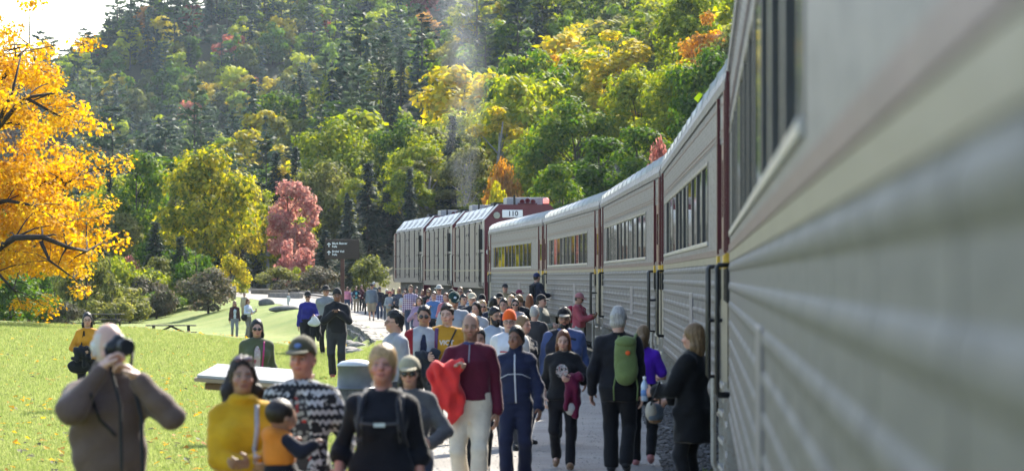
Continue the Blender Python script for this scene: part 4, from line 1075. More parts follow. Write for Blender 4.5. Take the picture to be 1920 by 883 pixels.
def hand_prims(W, D, s, curl, Tdir=None, k=.012):
    D = nrm(D); T = np.array([-.25 * s, -.9, .45]) if Tdir is None else np.asarray(Tdir, float)
    T = T - D * (T @ D)
    if np.linalg.norm(T) < .1: T = np.array([0, 0, 1.]) - D * D[2]
    T = nrm(T); N = np.cross(D, T); N = N if N @ np.array([-s, .25, -.1]) > 0 else -N
    P = []; Mx = np.stack([D, T, N], 1)
    P.append(('e', W + D * .048, (.052, .043, .019), Mx, .012, 'u')); P.append(('c', W - D * .03, W + D * .02, .027, .026, .015, 'u'))
    for j, (o, L, r) in enumerate(((.033, .070, .0098), (.011, .079, .0102), (-.011, .073, .0098), (-.032, .056, .0088))):
        a = W + D * (.088 - .004 * abs(j - 1.3)) + T * o; dd = nrm(D + T * o * 2.2); c = curl * (1 + .12 * j)
        d1 = nrm(dd * math.cos(c * .6) + N * math.sin(c * .6)); d2 = nrm(dd * math.cos(c * 1.35) + N * math.sin(c * 1.35)); d3 = nrm(dd * math.cos(c * 1.9) + N * math.sin(c * 1.9))
        b = a + d1 * L * .48; e = b + d2 * L * .32; f_ = e + d3 * L * .22
        P += [('c', a - D * .012, b, r * 1.05, r, .004, 'u'), ('c', b, e, r, r * .93, .003, 'u'), ('c', e, f_, r * .93, r * .8, .003, 'u')]
    a = W + D * .022 + T * .030 + N * .004; b = a + nrm(D * .6 + T * .7 + N * .35) * .042; e = b + nrm(D * .9 + T * .25 + N * .5) * .034
    P += [('c', a, b, .015, .0125, .008, 'u'), ('c', b, e, .0125, .0095, .003, 'u')]
    return P, N, T
PEOPLE = {}
pseed = [100]
def person(key, label, px, ytop, s, face=0, sex='m', g=1.0, skin='light', hair=('short', 'dark'), hat=None, glasses=None, top=None, inner=None, bottom=None,
           shoes=(.02, .02, .022), aL='hang', aR='hang', stride=0., hy=0, hp=0, group='people walking along the train', lod=None, dz=0., beard=None, sw=1.0):
    pseed[0] += 1; sd_ = pseed[0]; fem = sex == 'f'
    d = F_PX / s; x = (px - 960) / s; zg = tz(x, d) + dz
    if dz == 0 and x > float(x_edge(d)): zg += .012
    hatH = {None: 0, 'cap': .022, 'beanie': .03, 'bucket': .03, 'sunhat': .035}[hat[0] if hat else None]
    h = CAM_Z - (ytop - 519) / s - zg - hatH; u = h / 1.765
    if not 1.25 < h < 2.05: print('HEIGHT?', key, round(h, 2))
    root = empty('person', (x, d, zg), R(face)); tag(root, label, 'person', group)
    lv = lod if lod is not None else (0 if s >= 240 else 1 if s >= 130 else 2 if s >= 72 else 3)
    hb, hh, hn, hc, hx = ((.020, .0062, .0048, .0125, .0085), (.022, .0075, .0062, .0145, .010), (.028, .0105, .009, .020, .013), (.036, .016, .013, .028, .018))[lv]
    # --- skeleton (standing height 1.75)
    shw = (.152 if fem else .170) * (1 + (g - 1) * .5) * sw; hpw = .092 * (1.06 if fem else 1.0)
    sk = {}
    for sgn, nm, spec in ((1, 'L', aL), (-1, 'R', aR)):
        Wd, pole, curl = ARMS[spec] if isinstance(spec, str) else spec
        Sh = np.array([sgn * shw, .012, 1.382]); W0 = np.array([sgn * Wd[0], Wd[1], Wd[2]]); W0[0] += sgn * (g - 1) * .12 if spec in ('hang', 'fwd', 'back') else 0
        El, W0 = ik(Sh, W0, .295, .262, np.array([sgn * pole[0], pole[1], pole[2]])); sk[nm] = (Sh, El, W0, curl)
    legs = {}
    for sgn, nm in ((1, 'L'), (-1, 'R')):
        f = stride * sgn; Hp = np.array([sgn * hpw, .01, .90]); A = np.array([sgn * hpw * 1.02, .02 - f * .26, .085 + (max(0, -f) * .11)])
        Kn, A = ik(Hp, A, .42, .42, (sgn * .08, -1, 0)); legs[nm] = (Hp, Kn, A, f)
    hm = rotm(R(hy), R(hp)); pv = np.array([0, .012, 1.547])
    def H(*p): return pv + hm @ np.array(p, float)
    def He(c, r, k, op='u', R2=None): return ('e', H(*c), r, hm if R2 is None else hm @ R2, k, op)
    # --- torso sections
    zs = [.78, .90, 1.02, 1.12, 1.24, 1.32, 1.38, 1.432, 1.465]
    if fem: la = [.14, .172, .158, .132, .140, .146, .122, .070, .046]; lb = [.09, .118, .105, .094, .108, .115, .09, .062, .045]; ly = [.012, .012, .008, .0, -.008, -.012, 0, .01, .012]
    else: la = [.14, .165, .158, .150, .162, .170, .142, .076, .050]; lb = [.09, .112, .110, .106, .114, .118, .095, .066, .048]; ly = [.01, .01, .0, -.004, -.004, -.002, .004, .012, .014]
    la = [a * (g if z < 1.36 else 1 + (g - 1) * .3) for a, z in zip(la, zs)]; lb = [b * (1 + (g - 1) * (1.35 if z < 1.3 else .4)) for b, z in zip(lb, zs)]
    if g > 1.12: ly = [y - (.03 * (g - 1) / .2 if .9 < z < 1.25 else 0) for y, z in zip(ly, zs)]
    lx = [0.] * len(zs); Z9 = lambda e: ('l', zs, [a + e for a in la], [b + e for b in lb], lx, ly, .0, 'u')
    def torso(e):
        P = [Z9(e)]
        for sg in (1, -1): P.append(('c', np.array([sg * .03, .014, 1.440]), np.array([sg * shw * .90, .012, 1.388]), .040 + e, .053 + e, .05, 'u'))
        if fem:
            for sg in (1, -1): P.append(('e', np.array([sg * .072, -.088, 1.265]), (.062 + e, .048 + e, .06 + e), None, .04, 'u'))
        return P
    am = (.88 if fem else 1.0) * (1 + (g - 1) * .7)
    def arm(nm, e, t1=1.0, flare=0.):
        Sh, El, W0, c = sk[nm][:4]; P = [('c', Sh, El, .052 * am + e, .041 * am + e, .04, 'u')]
        if t1 > .5:
            q = El + (W0 - El) * ((t1 - .5) * 2); P.append(('c', El, q, .041 * am + e, .029 + e + flare + .012 * (1 - (t1 - .5) * 2), .02, 'u'))
        else: P[0] = ('c', Sh, Sh + (El - Sh) * t1 * 2, .052 * am + e, .046 * am + e + flare, .04, 'u')
        return P
    lm = 1 + (g - 1) * .6
    def leg(nm, e, z0=0., fl=0.):
        Hp, Kn, A, f = legs[nm]
        if z0 > .5: return [('c', Hp, Kn, .088 * lm + e, .072 * lm + e + fl, .04, 'u')]
        return [('c', Hp, Kn, .088 * lm + e, .056 * lm + e, .04, 'u'), ('c', Kn, A, .056 * lm + e, .038 * lm + e + fl, .03, 'u')]
    # --- head
    jw = .92 if fem else 1.0
    head = [He((0, .004, .116), (.075, .096, .102), .0), He((0, -.030, .062), (.060 * jw, .066, .084), .035), He((0, -.050, .010), (.042 * jw, .043, .034), .035),
            ('c', H(0, .03, -.09), H(0, .008, .05), .054 if not fem else .047, .054 if not fem else .047, .03, 'u'),
            He((0, -.083, .101), (.048, .018, .012), .018)]
    for sg in (1, -1):
        head += [He((sg * .031, -.102, .083), (.017, .014, .011), .010, 's'), He((sg * .031, -.083, .083), (.0135, .0130, .0105), .003), He((sg * .040, -.072, .05), (.022, .02, .02), .02),
                 He((sg * .076, .012, .072), (.011, .021, .031), .006), He((sg * .080, .010, .072), (.006, .011, .018), .004, 's')]
    head += [('c', H(0, -.094, .092), H(0, -.113, .056), .0088, .0135, .012, 'u'), He((.011, -.104, .050), (.009, .010, .007), .006), He((-.011, -.104, .050), (.009, .010, .007), .006),
             He((0, -.094, .024), (.023, .012, .0062), .006), He((0, -.091, .013), (.020, .012, .0068), .006), He((0, -.099, .0188), (.021, .006, .0018), .003, 's')]
    if beard in (None,) or True: pass
    # --- body mesh: coarse body + fine head + fine hands of one and the same surface
    zc = 1.505
    body = torso(0) + [p for nm in 'LR' for p in arm(nm, 0)] + [p for nm in 'LR' for p in leg(nm, -.004)] + [('c', np.array([0, .03, 1.44]), H(0, .01, .02), .056 if not fem else .049, .054 if not fem else .047, .03, 'u')]
    for nm in 'LR':
        A = legs[nm][2]; body.append(('c', A + (0, .03, -.035), A + (0, -.13, -.055), .036, .026, .03, 'u'))
    nb_ = [body[-3]] + head
    V, Q = surf(body, *[b for b in (np.array([bounds(body, .05)[0][0], bounds(body, .05)[0][1], -.03]), np.array([bounds(body, .05)[1][0], bounds(body, .05)[1][1], zc + .03]))], hb)
    cen = V[Q].mean(1); keep = cen[:, 2] < zc + .012
    hands = []
    for nm, sg in (('L', 1), ('R', -1)):
        Sh, El, W0, c = sk[nm]; D = nrm(W0 - El); keep &= ~(((cen - W0) @ D > .0) & (np.linalg.norm(cen - W0, axis=1) < .12))
        hp_, N, T = hand_prims(W0, D, sg, c); hp_ = arm(nm, 0)[1:] + hp_
        hv, hq = surf(hp_, W0 - .24, W0 + .24, hn); hc_ = hv[hq].mean(1) if len(hq) else np.zeros((0, 3)); hq = hq[(hc_ - W0) @ D > -.03]
        hands.append((hv, hq)); sk[nm] = sk[nm] + (D, N, T)
    Q = Q[keep]
    hv, hq = surf(torso(0) + nb_, (-.17, -.2, zc - .0), (.17, .2, 1.84), hh)
    VV, QQ = [V], [Q]; off = len(V)
    hoff = off
    for a_, b_ in [(hv, hq)] + hands: VV.append(a_); QQ.append(b_ + off); off += len(a_)
    V = np.concatenate(VV); Q = np.concatenate(QQ)
    used = np.zeros(len(V), bool); used[Q.ravel()] = True; mp_ = np.cumsum(used) - 1
    # --- tone
    sk_c = np.array(SKIN[skin]); tone = np.tile(sk_c, (len(V), 1)); L = (V - pv) @ hm
    onh = np.zeros(len(V), bool); onh[hoff:hoff + len(hv)] = True
    ax_ = np.abs(L[:, 0]); fr = onh & (L[:, 1] < -.055)
    def put(mask, c, a=1.0): tone[mask] = tone[mask] * (1 - a) + np.array(c) * a
    put(fr & (np.hypot((ax_ - .045) / .03, (L[:, 2] - .045) / .028) < 1), sk_c * (1.05, .80, .76), .7)
    put(fr & (np.hypot(L[:, 0] / .02, (L[:, 2] - .055) / .02) < 1), sk_c * (1.05, .82, .78), .6)
    put(fr & (np.hypot(L[:, 0] / .026, (L[:, 2] - .018) / .0125) < 1), sk_c * (.85, .45, .45) + (.03, 0, 0), .85)
    put(fr & (np.hypot(L[:, 0] / .022, (L[:, 2] - .0188) / .003) < 1), sk_c * .25)
    put(fr & (np.hypot((ax_ - .031) / .022, (L[:, 2] - .083) / .015) < 1), sk_c * (.62, .52, .5), .65)
    put(fr & (np.hypot((ax_ - .031) / .0155, (L[:, 2] - .0855) / .0072) < 1), sk_c * .30)
    put(fr & (np.hypot((ax_ - .031) / .0135, (L[:, 2] - .0825) / .0050) < 1), (.42, .38, .36))
    put(fr & (np.hypot((ax_ - .0315) / .0068, (L[:, 2] - .083) / .0062) < 1), (.022, .014, .010))
    hcol = np.array(HAIRC[hair[1]]) if hair else sk_c * .6
    put(fr & (np.abs(ax_ - .033) < .022) & (np.abs(L[:, 2] - (.107 - 1.2 * (ax_ - .03) ** 2 * 8)) < (.005 if fem else .0072)), hcol * .8 + sk_c * .12, .85)
    if beard == 'stubble': put(onh & (L[:, 2] < .045) & (L[:, 1] < .0) & (L[:, 2] > -.05) & ~((np.hypot(L[:, 0] / .026, (L[:, 2] - .018) / .0125) < 1)), hcol * .5 + sk_c * .3, .6)
    if hair and hair[0] == 'ring': put(onh & (L[:, 2] > .05) & (L[:, 2] < .165) & (L[:, 1] > -.045) & (np.abs(L[:, 0]) > .03), hcol * .8 + sk_c * .1, .85)
    me = npmesh('body', V[used] * u, mp_[Q], True)
    ca = me.color_attributes.new('tone', 'FLOAT_COLOR', 'POINT'); cc = np.ones((used.sum(), 4), np.float32); cc[:, :3] = tone[used]; ca.data.foreach_set('color', cc.ravel())
    mobj('body', me, M_SKIN, root)
    # --- clothes
    def garment(name, prims, mat, hcell, seed=None, amp=.0):
        pr = list(prims)
        if amp: pr.append(folds(sd_ * 7 + (seed or 0), amp))
        lo, hi = bounds(prims, .06); v, q = surf(pr, lo, hi, hcell)
        if not len(q): return None
        return mobj(name, npmesh(name, v * u, q, True), mat, root)
    objs = {}
    if bottom:
        bk = bottom.get('kind', 'trousers'); e = bottom.get('e', .012); z0 = {'trousers': 0, 'shorts': .55, 'skirt': .5, 'crop': .0}[bk]
        P = [('l', [.77, .90, 1.03], [.14 * g + e, la[1] + e, la[2] + e], [.10 + e, lb[1] + e, lb[2] + e], [0, 0, 0], [.012, ly[1], ly[2]], .02, 'u')]
        if bk == 'skirt': P.append(('l', [bottom.get('hem', .5), .75, .95], [.21 * g, .19 * g, la[1] + e], [.17, .15, lb[1] + e], [0, 0, 0], [.01, .01, .01], .02, 'u'))
        else:
            for nm in 'LR': P += leg(nm, e, z0, bottom.get('flare', .012))
        P.append(('p', (0, 0, 1), 1.035, 0, 'i'))
        for nm in 'LR':
            A = legs[nm][2]
            if z0 == 0: P.append(('p', (0, 0, -1), -.045, 0, 'i'))
        objs['bottom'] = garment('trousers' if bk in ('trousers', 'crop') else bk, P, cloth(bottom['c'], bottom.get('pat'), c2=bottom.get('c2'), c3=bottom.get('c3')), hc, 1, .005)
    def upper(spec, name, e0, seed):
        e = spec.get('e', e0); hem = spec.get('hem', .93); t1 = spec.get('sleeve', .96); P = torso(e)
        if hem < .80: P.append(('l', [hem, .80, .95], [la[1] * spec.get('fl', 1.06) + e, la[1] + e, la[1] + e], [lb[1] * 1.1 + e, lb[1] + e, lb[1] + e], [0, 0, 0], [.01, .01, .01], .03, 'u'))
        P.append(('p', (0, 0, -1), -hem, 0, 'i'))
        if spec.get('open'):
            o = spec['open']; P.append(('e', np.array([0, -.2, 1.08]), (o, .17, .42), None, .02, 's'))
        if spec.get('vneck'): P.append(('e', np.array([0, -.115, 1.47]), (.048, .10, .12), None, .01, 's'))
        if t1 > .05:
            for nm in 'LR': P += arm(nm, e * .85, spec.get('sleeve' + nm, t1), spec.get('cuff', .003))
        co = spec.get('collar')
        if co == 'high': P += [('c', np.array([0, .02, 1.45]), H(0, .012, -.035), .064 + e * .5, .062 + e * .4, .02, 'u')]
        elif co == 'cowl': P += [('e', np.array([0, -.005, 1.495]), (.092, .088, .042), None, .02, 'u')]
        elif co == 'hood': P += [('e', np.array([0, .085, 1.46]), (.11, .065, .065), None, .03, 'u'), ('e', np.array([0, .01, 1.485]), (.085, .08, .03), None, .02, 'u')]
        elif co == 'shirt': P += [('e', np.array([.0, .015, 1.475]), (.068, .066, .028), None, .008, 'u')]
        P += [('e', H(0, .005, -.01), (.054 if not fem else .048, .058, .09), hm, .004, 's')] if co != 'high' else []
        return garment(name, P, cloth(spec['c'], spec.get('pat'), c2=spec.get('c2'), c3=spec.get('c3')), hc, seed, spec.get('amp', .007) * 1.25)
    if inner: objs['inner'] = upper(inner, inner.get('name', 'shirt'), .010 if top.get('open') or top.get('sleeve', 1) == 0 else .002, 2)
    if top: objs['top'] = upper(top, top.get('name', 'shirt'), .018 if inner is None else .026, 3)
    sm_ = cloth(tuple(shoes), 'shoe', .6)
    if lv < 3 or True:
        for nm in 'LR':
            A = legs[nm][2]; f = legs[nm][3]; tip = .05 * max(0, f) + (-.05 if f < -.2 else 0)
            P = [('c', A + (0, .035, -.05), A + (0, -.075, -.055 + tip * .4), .040, .040, .03, 'u'), ('c', A + (0, -.05, -.055 + tip * .4), A + (0, -.15, -.060 + tip), .042, .033, .03, 'u'), ('c', A, A + (0, .02, -.04), .043, .042, .03, 'u')]
            if f >= -.2: P.append(('p', (0, 0, -1), -.0, 0, 'i'))
            garment('shoe', P, sm_, hx)
    # --- hair
    if hair:
        st, hcn = hair; hmat = hair_mat(HAIRC[hcn]); P = []; amp = .004
        face_cut = [He((0, -.085, .045), (.066, .075, .092), .012, 's'), ('e', H(0, -.06, -.03), (.09, .09, .06), hm, .01, 's')]
        if st in ('short', 'crop'):
            t_ = .008 if st == 'crop' else .014
            P = [He((0, .008, .122), (.073 + t_ * .75, .094 + t_, .099 + t_ * 1.4), 0), He((0, .04, .06), (.070 + t_ * .5, .06, .06), .03)] + [He((0, -.10, .062), (.064, .075, .088), .012, 's')] + [('p', hm @ np.array([0, -.72, -.69]), float((hm @ np.array([0, -.72, -.69])) @ H(0, -.0, .072)), .008, 'i')]
        elif st == 'pixie':
            P = [He((0, .008, .128), (.092, .110, .108), 0), He((0, .05, .05), (.078, .062, .07), .03)] + [He((0, -.095, .048), (.060, .065, .072), .012, 's'), ('e', H(0, -.07, -.04), (.09, .09, .06), hm, .01, 's')]
        elif st == 'recede': P = [He((0, .016, .116), (.0795, .094, .101), 0), He((0, .04, .06), (.074, .06, .06), .03), He((0, -.112, .135), (.056, .095, .075), .012, 's'), He((0, -.10, .06), (.066, .078, .09), .012, 's'), ('p', hm @ np.array([0, -.72, -.69]), float((hm @ np.array([0, -.72, -.69])) @ H(0, 0, .066)), .008, 'i')]
        elif st == 'ring': P = [He((0, .022, .10), (.083, .092, .058), 0), ('p', hm @ np.array([0, -.8, -.6]), float((hm @ np.array([0, -.8, -.6])) @ H(0, -.012, .085)), .008, 'i'), He((0, -.045, .10), (.062, .095, .12), .01, 's')]
        elif st in ('long', 'bob', 'wavy', 'pony'):
            zb = {'long': -.20, 'bob': -.055, 'wavy': -.15, 'pony': .02}[st]; amp = .007 if st == 'wavy' else .004; ww = .018 if st == 'wavy' else 0
            P = [He((0, .010, .122), (.084, .106, .110), 0), He((0, .055, .02), (.074 + ww, .058, .10), .04)]
            if st != 'pony':
                for sg in (1, -1): P += [('c', H(sg * .066, .022, .11), H(sg * (.077 + ww), .030, .0), .020, .022 + ww * .6, .03, 'u'), ('c', H(sg * (.077 + ww), .030, .0), H(sg * (.088 + ww), .012, zb), .022 + ww * .6, .015, .03, 'u')]
                P += [('e', H(0, .065, zb * .5), (.076 + ww, .042, abs(zb) * .5 + .09), hm, .04, 'u')]
            else: P += [('c', H(0, .10, .10), H(0, .14, .06), .03, .032, .02, 'u'), ('c', H(0, .14, .06), H(0, .125, -.10), .030, .014, .02, 'u')]
            P += [He((0, -.098, .056), (.073, .086, .102), .010, 's'), ('e', H(0, -.085, -.06), (.066, .080, .10), hm, .01, 's')]
        if P:
            def lock(x, y, z, hm=hm, pv=pv, a_=amp, sd=sd_):
                lx_ = (x - pv[0]) * hm[0][0] + (y - pv[1]) * hm[1][0]; ly_ = (x - pv[0]) * hm[0][1] + (y - pv[1]) * hm[1][1]; an = np.arctan2(lx_, ly_ + .02)
                return a_ * (np.sin(an * 17 + 2 * np.sin(z * 21 + sd)) * .6 + np.sin(an * 31 + 3 * np.sin(z * 15 + sd * 2)) * .45)
            P.append(('x', lock))
            if st in ('short', 'crop', 'pixie'):
                qs = np.random.default_rng(sd_); kk = qs.normal(size=(4, 3)) * 42; ph = qs.uniform(0, 6, 4)
                P.append(('x', lambda x, y, z: (.0042 if st == 'short' else .0028) * sum(np.sin(k[0] * x + k[1] * y + k[2] * z + p_) for k, p_ in zip(kk, ph)) / 1.4))
        objs['hair'] = garment('hair', P, hmat, hh * 1.1 if lv else .007, 5, amp * .5) if P else None
    if beard == 'full':
        garment('beard', [He((0, -.052, .0), (.060, .056, .05), 0), He((0, -.055, -.035), (.045, .042, .045), .03), He((0, -.10, .035), (.03, .012, .007), .01), ('c', H(.066, -.01, .06), H(.05, -.04, -.01), .014, .02, .02, 'u'), ('c', H(-.066, -.01, .06), H(-.05, -.04, -.01), .014, .02, .02, 'u'),
                          He((0, -.10, .0165), (.021, .02, .008), .004, 's')], hair_mat(HAIRC[hair[1]]), hh * 1.2, 6, .004)
    # --- hat
    if hat:
        hk, hcol_ = hat[0], hat[1]; mat = cloth(tuple(hcol_), hat[3] if len(hat) > 3 else None, c2=hat[4] if len(hat) > 4 else None, c3=hat[5] if len(hat) > 5 else None)
        if hk == 'cap':
            hobj = garment('cap', [He((0, .004, .138), (.094, .113, .103), 0), ('p', hm @ np.array([0, -.18, -1.]), float((hm @ np.array([0, -.18, -1.])) @ H(0, 0, .118)), 0, 'i'), ('e', H(0, .0, .245), (.01, .01, .006), hm, .004, 'u')], mat, hx)
            bm_ = cloth(tuple(hat[2])) if len(hat) > 2 and hat[2] else mat
            tilt = np.array(Matrix.Rotation(R(14), 3, 'X'))
            P = [('e', H(0, -.122, .126), (.078, .080, .013), hm @ tilt, 0, 'u'), ('e', H(0, -.11, .095), (.075, .10, .026), hm @ tilt, .01, 's')]
            v, q = surf(P, *bounds(P, .03), hx); mobj('brim', npmesh('brim', v * u, q, True), bm_, hobj)
        elif hk == 'beanie':
            hobj = garment('beanie', [He((0, .008, .135), (.090, .108, .118), 0), ('e', H(0, .008, .118), (.096, .113, .034), hm, .008, 'u'), ('p', hm @ np.array([0, -.22, -1.]), float((hm @ np.array([0, -.22, -1.])) @ H(0, 0, .098)), .01, 'i')], mat, hx, 8, .0025)
        else:
            rb = .15 if hk == 'bucket' else .185
            hobj = garment('hat', [He((0, .006, .155), (.092, .108, .09), 0), ('p', hm @ np.array([0, 0, -1.]), float((hm @ np.array([0, 0, -1.])) @ H(0, 0, .125)), .0, 'i'), ('e', H(0, .004, .128), (rb, rb * 1.08, .014 if hk == 'sunhat' else .022), hm, .012, 'u'), He((0, .004, .09), (.08, .10, .03), .0, 's')], mat, hx)
            if len(hat) > 2 and hat[2]:
                P = [('e', H(0, .006, .142), (.0965, .1125, .014), hm, 0, 'u')]; v, q = surf(P, *bounds(P, .03), hx); mobj('hat_band', npmesh('hat_band', v * u, q, True), cloth(tuple(hat[2])), hobj)
    # --- glasses
    if glasses:
        mb = MB(); dark = glasses == 'sun'
        for sg in (1, -1):
            n_ = 14; c = np.array([sg * .034, -.112, .082]); ring = [H(c[0] + .026 * math.cos(2 * math.pi * k / n_), c[1] + .008 * (abs(math.cos(2 * math.pi * k / n_) * .026 + sg * .034) / .06) ** 2, c[2] + .020 * math.sin(2 * math.pi * k / n_)) for k in range(n_ + 1)]
            mb.tube([p * u for p in ring], .0022 * u, 4, False); mb.tube([H(sg * .06, -.104, .086) * u, H(sg * .078, -.06, .088) * u, H(sg * .082, .01, .085) * u], .0022 * u, 4)
        mb.tube([H(-.01, -.117, .086) * u, H(.01, -.117, .086) * u], .002 * u, 4)
        fr_ = mb.build('eyewear_frame', worn('eyewear_dark', (.012, .011, .011), .35), root, True)
        if dark:
            P = [('e', H(sg * .034, -.108, .081), (.027, .007, .0215), hm @ np.array(Matrix.Rotation(R(-sg * -8), 3, 'Z')), 0, 'u') for sg in (1, -1)]
            for q_ in P: 
                v, q = surf([q_], *bounds([q_], .02), max(.004, hh * .7)); mobj('lens', npmesh('lens', v * u, q, True), worn('dark_lens', (.008, .007, .008), .12, spec=.6), fr_)
    PEOPLE[key] = dict(root=root, u=u, sk=sk, H=H, hm=hm, objs=objs, loc=Vector((x, d, zg)), face=face, shw=shw, g=g, s=s, legs=legs)
    return PEOPLE[key]
def held(key, name, label, cat, parts, group=None):
    """a thing carried by a person, modelled in that person's frame (height 1.75) and left top-level"""
    p = PEOPLE[key]; root = empty(name, p['loc'], R(p['face'])); tag(root, label, cat, group)
    pleat = lambda a_: ('x', lambda x, y, z: a_ * (np.sin(x * 52 + 9 * z + 1.5 * np.sin(z * 11)) * .6 + np.sin(x * 23 - 14 * z + y * 30) * .6 + np.sin(z * 37 + x * 20) * .35))
    for nm, spec, mat in parts:
        if isinstance(spec, MB):
            spec.v = [tuple(np.array(q) * p['u']) for q in spec.v]; spec.build(nm, mat, root, True)
        else:
            P, h_, amp = spec; pr = list(P) + ([folds(sum(map(ord, name + nm + key)), amp, 14)] if 0 < amp < .015 else [pleat(amp)] if amp else []); v, q = surf(pr, *bounds(P, .05), h_)
            mobj(nm, npmesh(nm, v * p['u'], q, True), mat, root)
    return root
def bvh_of(p, keys=('top', 'inner', 'bottom')):
    V = []; Fc = []
    for k in keys:
        o = p['objs'].get(k)
        if o is None: continue
        b = len(V); V += [v.co[:] for v in o.data.vertices]; Fc += [[i + b for i in f.vertices] for f in o.data.polygons]
    return BVHTree.FromPolygons(V, Fc)
def on_front(p, bvh, x, z, back=False, off=.006):
    u = p['u']; o = Vector((x * u, (1 if back else -1) * .8, z * u)); hit = bvh.ray_cast(o, Vector((0, -1 if back else 1, 0)))
    y = hit[0].y if hit[0] else (.1 if back else -.1) * u
    return Vector((x * u, y + (off if back else -off), z * u))
def strap(key, pts, width, mat, parent=None, name='strap', back=False, keys=('top', 'inner', 'bottom')):
    """flat band lying on a garment along (x, z) points"""
    p = PEOPLE[key]; bv = bvh_of(p, keys); P = []
    for i in range(len(pts) - 1):
        for k in range(7): t_ = k / 7; P.append((pts[i][0] * (1 - t_) + pts[i + 1][0] * t_, pts[i][1] * (1 - t_) + pts[i + 1][1] * t_))
    P.append(pts[-1]); v = []; f = []
    for i, q in enumerate(P):
        a = P[max(i - 1, 0)]; b = P[min(i + 1, len(P) - 1)]; dx, dz_ = b[0] - a[0], b[1] - a[1]; L_ = math.hypot(dx, dz_) + 1e-9; nx, nz = -dz_ / L_ * width / 2, dx / L_ * width / 2
        for sg, off in ((1, .008), (-1, .008), (-1, -.004), (1, -.004)): v.append(tuple(on_front(p, bv, q[0] + sg * nx, q[1] + sg * nz, back, off)))
    n_ = len(P)
    for i in range(n_ - 1):
        for k in range(4): f.append((i * 4 + k, i * 4 + (k + 1) % 4, i * 4 + 4 + (k + 1) % 4, i * 4 + 4 + k))
    f += [(0, 1, 2, 3), (n_ * 4 - 1, n_ * 4 - 2, n_ * 4 - 3, n_ * 4 - 4)]
    o = MB().add(v, f).build(name, mat, parent or p['root'], True); 
    return o
def decal_text(key, txt, x, z, size, mat, keys=('top',), parent=None, name='lettering'):
    p = PEOPLE[key]; bv = bvh_of(p, keys); me = text_mesh(txt, size, True); u = p['u']
    for v in me.vertices: v.co = on_front(p, bv, x + v.co.x, z + v.co.y, False, .007)
    me.update(); return mobj(name, me, mat, parent or p['objs'][keys[0]])
def decal_patch(key, x0, x1, z0, z1, mat, keys=('top',), name='print', n=8, round_=True, off=.006, parent=None):
    p = PEOPLE[key]; bv = bvh_of(p, keys); v = []; f = []
    for i in range(n + 1):
        for j in range(n + 1):
            a, b = i / n * 2 - 1, j / n * 2 - 1
            if round_: a, b = a * math.sqrt(1 - b * b / 2), b * math.sqrt(1 - a * a / 2)
            v.append(tuple(on_front(p, bv, (x0 + x1) / 2 + a * (x1 - x0) / 2, (z0 + z1) / 2 + b * (z1 - z0) / 2, False, off)))
    for i in range(n):
        for j in range(n): k = i * (n + 1) + j; f.append((k, k + n + 1, k + n + 2, k + 1))
    return MB().add(v, f).build(name, mat, parent or p['objs'][keys[0]], True, False)
# ------------------------------------------------------------------ the people of the photograph
BLK = (.012, .012, .014); NAVY = (.018, .022, .05); JEAN = (.035, .05, .095); KHAKI = (.30, .23, .15); GREY = (.16, .16, .165); CHAR = (.045, .045, .05)
T = lambda c, **k: dict(c=c, **k)
person('photog', 'bald man in brown fleece raising a camera to his eye', 205, 606, 352, face=8, g=1.0, skin='pale', hair=('ring', 'white'), beard='stubble', top=T((.118, .080, .068), e=.028, collar='high', name='jacket', amp=.010), bottom=T(CHAR),
       aR=((.045, -.225, 1.535), (.75, -.35, -1), 1.0), aL=((.135, -.225, 1.49), (.95, -.3, -1), 1.0), hy=20, hp=-4)
person('yellow', 'woman in mustard yellow cowl-neck sweater carrying the baby', 455, 668, 318, face=10, sex='f', g=1.10, skin='tan', hair=('wavy', 'dark'), top=T((.56, .31, .012), e=.026, collar='cowl', name='sweater', amp=.009, hem=.80), bottom=T(JEAN),
       aR=((-.03, -.27, 1.08), (1, .6, -.5), .7), aL=((.0, -.30, 1.10), (1, .5, -.6), .6), hy=0, hp=-8)
person('knit', 'man in black and white patterned knit jacket and olive cap', 566, 628, 300, face=-6, g=1.0, skin='red', hair=('crop', 'dirty'), hat=('cap', (.075, .07, .04)), top=T((.016, .017, .022), pat='knit', c2=(.42, .42, .43), c3=(.55, .55, .56), e=.034, open=.075, name='jacket', sleeve=.72, hem=.82, amp=.009, collar='shirt'),
       inner=T((.035, .035, .04), pat='print', c2=(.30, .30, .28), c3=(.42, .04, .03), hem=.86), bottom=T(CHAR), aL=((.265, -.10, .92), (.5, 1, 0), .9), aR='hang', hy=-8, hp=-3)
person('blond', 'older woman with short strawberry blonde hair in black top with chest strap', 717, 647, 315, face=-4, sex='f', g=1.06, skin='red', hair=('pixie', 'blonde'), top=T((.008, .009, .014), e=.022, sleeve=.56, cuff=.012, hem=.86, collar='shirt', amp=.008), bottom=T((.38, .03, .035)),
       aR=((.265, -.10, .90), (.5, 1, 0), .8), aL=((.235, .0, .85), (.4, 1, 0), .5), hp=-10)
person('tancap', 'woman in tan cap and dark sunglasses behind the strawberry blonde woman', 768, 665, 258, face=-5, sex='f', g=1.05, skin='light', hair=('long', 'black'), hat=('cap', (.36, .32, .22), (.34, .30, .20)), glasses='sun', top=T((.085, .085, .09), e=.026, collar='shirt', name='jacket', amp=.008), bottom=T(JEAN), aL=((.20, -.24, 1.05), (1, .6, -.4), .7), aR='bent')
